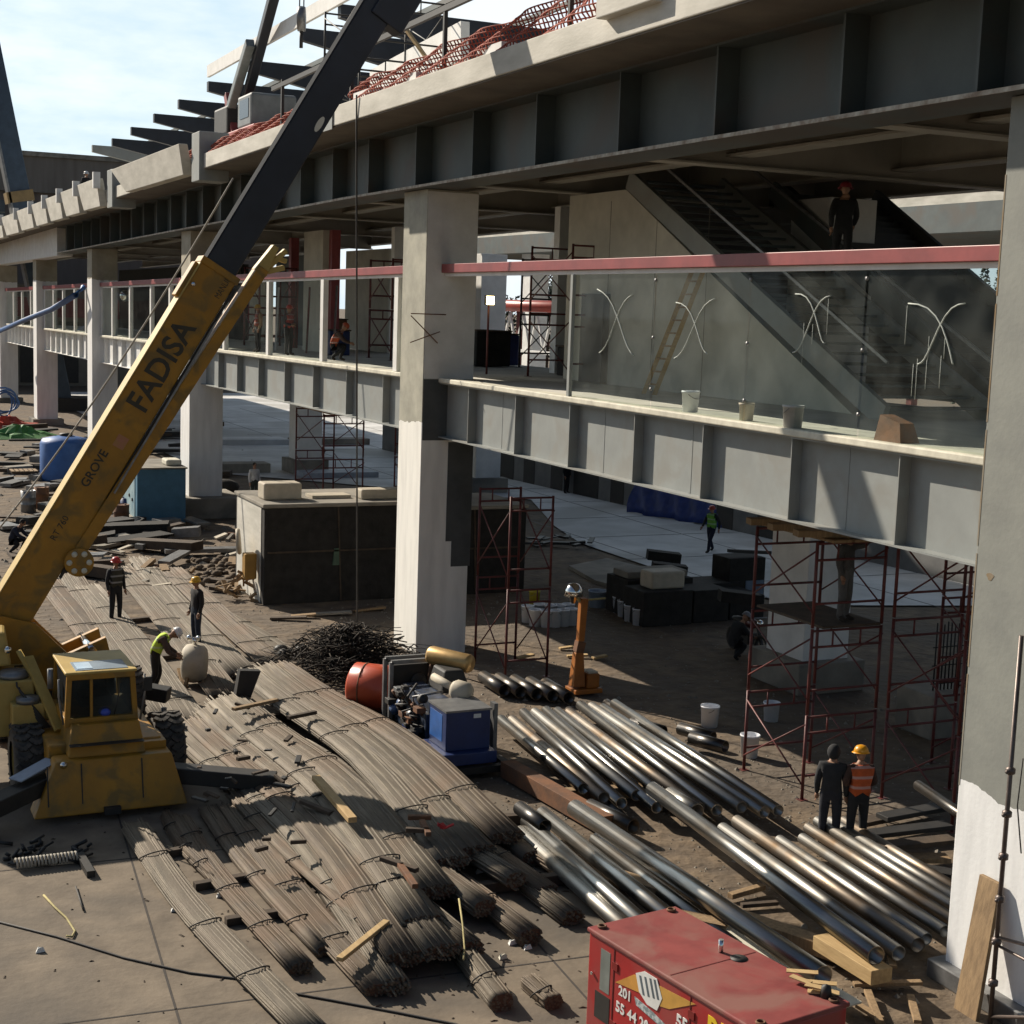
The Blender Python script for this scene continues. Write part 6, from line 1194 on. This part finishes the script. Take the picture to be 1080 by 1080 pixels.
def far_tree(px, top, Y, wd, label, conic=False, n=900): b = gy(px, top, Y); tree(b.x, Y, b.z, wd, label, n, conic)
far_tree(1040, 270, 95, 5, 'dark pointed tree seen at the right end of the glazing', True)
far_tree(1055, 276, 97, 4, 'second dark pointed tree, nearest the big column', True)
far_tree(594, 285, 150, 9, 'dark round-topped tree above the red canopy in the unglazed bay')
far_tree(578, 298, 150, 8, 'smaller dark tree left of the round-topped tree')
for k, px in enumerate((515, 540, 560, 625, 1000, 1085)): far_tree(px, 305, 170, 10, 'low dark distant tree, number %s in the tree line'.replace('number %s', ('leftmost', 'second from left', 'third from left', 'just left of the stair wall', 'right of the stairs', 'rightmost')[k]), n=350)

q = MB(); R = random.Random(21)
for i in range(750):
    x, y = (R.uniform(0, 12), R.uniform(18, 34)) if i % 3 == 0 else (R.gauss(8, 2.2), R.gauss(20, 4)); r = R.uniform(.006, .018); a = R.uniform(0, 6.3); u = Vector((math.cos(a), math.sin(a), 0))*r*R.uniform(1, 4); v = Vector((-math.sin(a), math.cos(a), 0))*r; c = Vector((x, y, .008))
    q.add([c-u-v, c+u-v, c+u+v, c-u+v, c+Vector((0, 0, r))], [(0, 1, 4), (1, 2, 4), (2, 3, 4), (3, 0, 4)])
tag(q.build('splinters_and_crumbs', wood_d), 'dark splinters and crumbs strewn over the concrete around the rebar', 'debris', kind='stuff')

# clutter on the walkway deck behind the glazing
scaffold('red scaffold tower on the deck behind the crouching worker', (17.6, 47.5, 6.9), 1.6, 2.2, 2, lift=1.7, planks=False, r=.04)
scaffold('red scaffold tower on the deck behind the worker in the tan shirt', (17.2, 62.5, 6.8), 1.6, 2.4, 2, lift=1.7, planks=False, r=.045)
scaffold('dark scaffold tower on the deck seen left of the concrete stair wall', (20.2, 40.5, 6.94), 1.6, 2.4, 2, mat=black, lift=1.7, planks=False, r=.035)
for k, (x, y, sx, sy, sz, m, l) in enumerate(((19.2, 44, 1.2, 1.6, 1.1, mesh_wall, 'dark covered crate on the deck behind the left glazing'), (17.4, 53.5, .8, 1.2, .9, blue_p, 'dark blue box on the deck behind the left glazing'), (18.6, 58, 1.0, 2.0, 1.3, rust, 'rust-brown crate on the deck far behind the glazing'), (19.0, 36.8, 1.4, 1.1, .8, mesh_wall, 'low dark crate on the deck in the unglazed bay'), (20.5, 45.5, .9, 2.2, 1.0, tarp_m, 'blue-covered stack on the deck beyond the unglazed bay'))):
    T = thing('deck_crate', l, 'crate', (x, y, 6.945+zs(y))); MB().box((x, y, 6.945+zs(y)), (x+sx, y+sy, 6.945+sz+zs(y))).build('case', m, T, bevel=.04); MB().box((x-.03, y-.03, 6.946+sz+zs(y)), (x+sx+.03, y+sy+.03, 6.99+sz+zs(y))).build('lid', wood_d, T)
for k, (x, y) in enumerate(((16.6, 50.6), (17.1, 55.4), (16.8, 58.6), (18.9, 49.0))):
    z = 6.945+zs(y); o = MB().bar((x, y, z), (x+.25, y+.5, z+2.5), .07, .07).build('steel_prop', [galv, scaf_red, white_p, scaf_red][k], None, (x, y, z)); tag(o, ['grey', 'thin red', 'white', 'second red'][k]+' leaning prop on the deck behind the left walkway glazing', 'prop')

for k, (x, y, m, l) in enumerate(((128, 556, rust, 'rusty steel drum left of the blue cabinet'), (135, 548, blue_p, 'dark blue drum left of the blue cabinet'), (30, 540, grey_s, 'grey drum among the boards at the far left'), (44, 536, rust, 'second rusty drum among the boards at the far left'), (112, 520, black, 'black drum in the clutter beside the boom'))):
    p = gz(x, y); T = thing('steel_drum', l, 'drum', (p.x, p.y, 0)); MB().lathe([(0, 0), (.29, 0), (.3, .02), (.29, .3), (.305, .32), (.29, .34), (.29, .58), (.305, .6), (.29, .62), (.3, .88), (.27, .88), (.27, .86), (0, .86)], (p.x, p.y, 0), 20).build('drum_body', m, T); MB().lathe([(0, 0), (.04, 0), (.04, .03), (0, .03)], (p.x+.15, p.y, .86), 8).build('bung', black, T)
for k, (x, y) in enumerate(((60, 575), (100, 490), (25, 505))):
    p = gz(x, y); T = thing('wooden_pallet', ['pallet on the clutter close to the crane boom', 'pallet in the clutter behind the blue tank', 'pallet in the clutter at the far left edge'][k], 'pallet', (p.x, p.y, 0))
    for j in range(3): MB().box((p.x-.6, p.y-.5+.45*j, .3), (p.x+.6, p.y-.4+.45*j, .4)).build('bearer', wood_d, T)
    for j in range(6): MB().box((p.x-.6+.21*j, p.y-.52, .402), (p.x-.45+.21*j, p.y+.52, .424)).build('slat', wood, T)
q = MB(); R = random.Random(31)
for i in range(420):
    p = gz(R.uniform(0, 280), R.uniform(450, 628)); r = R.uniform(.04, .16); vs = [p+Vector((r*R.uniform(.6, 1.4)*math.cos(a), r*R.uniform(.6, 1.4)*math.sin(a), 0)) for a in [j*2*PI/5 for j in range(5)]]+[p+Vector((R.uniform(-.3, .3)*r, R.uniform(-.3, .3)*r, r*R.uniform(.5, 1.1)))]
    q.add(vs, [(j, (j+1) % 5, 5) for j in range(5)])
tag(q.build('broken_rubble', conc_d), 'broken rubble lumps strewn through the clutter left of the boom', 'rubble', kind='stuff')
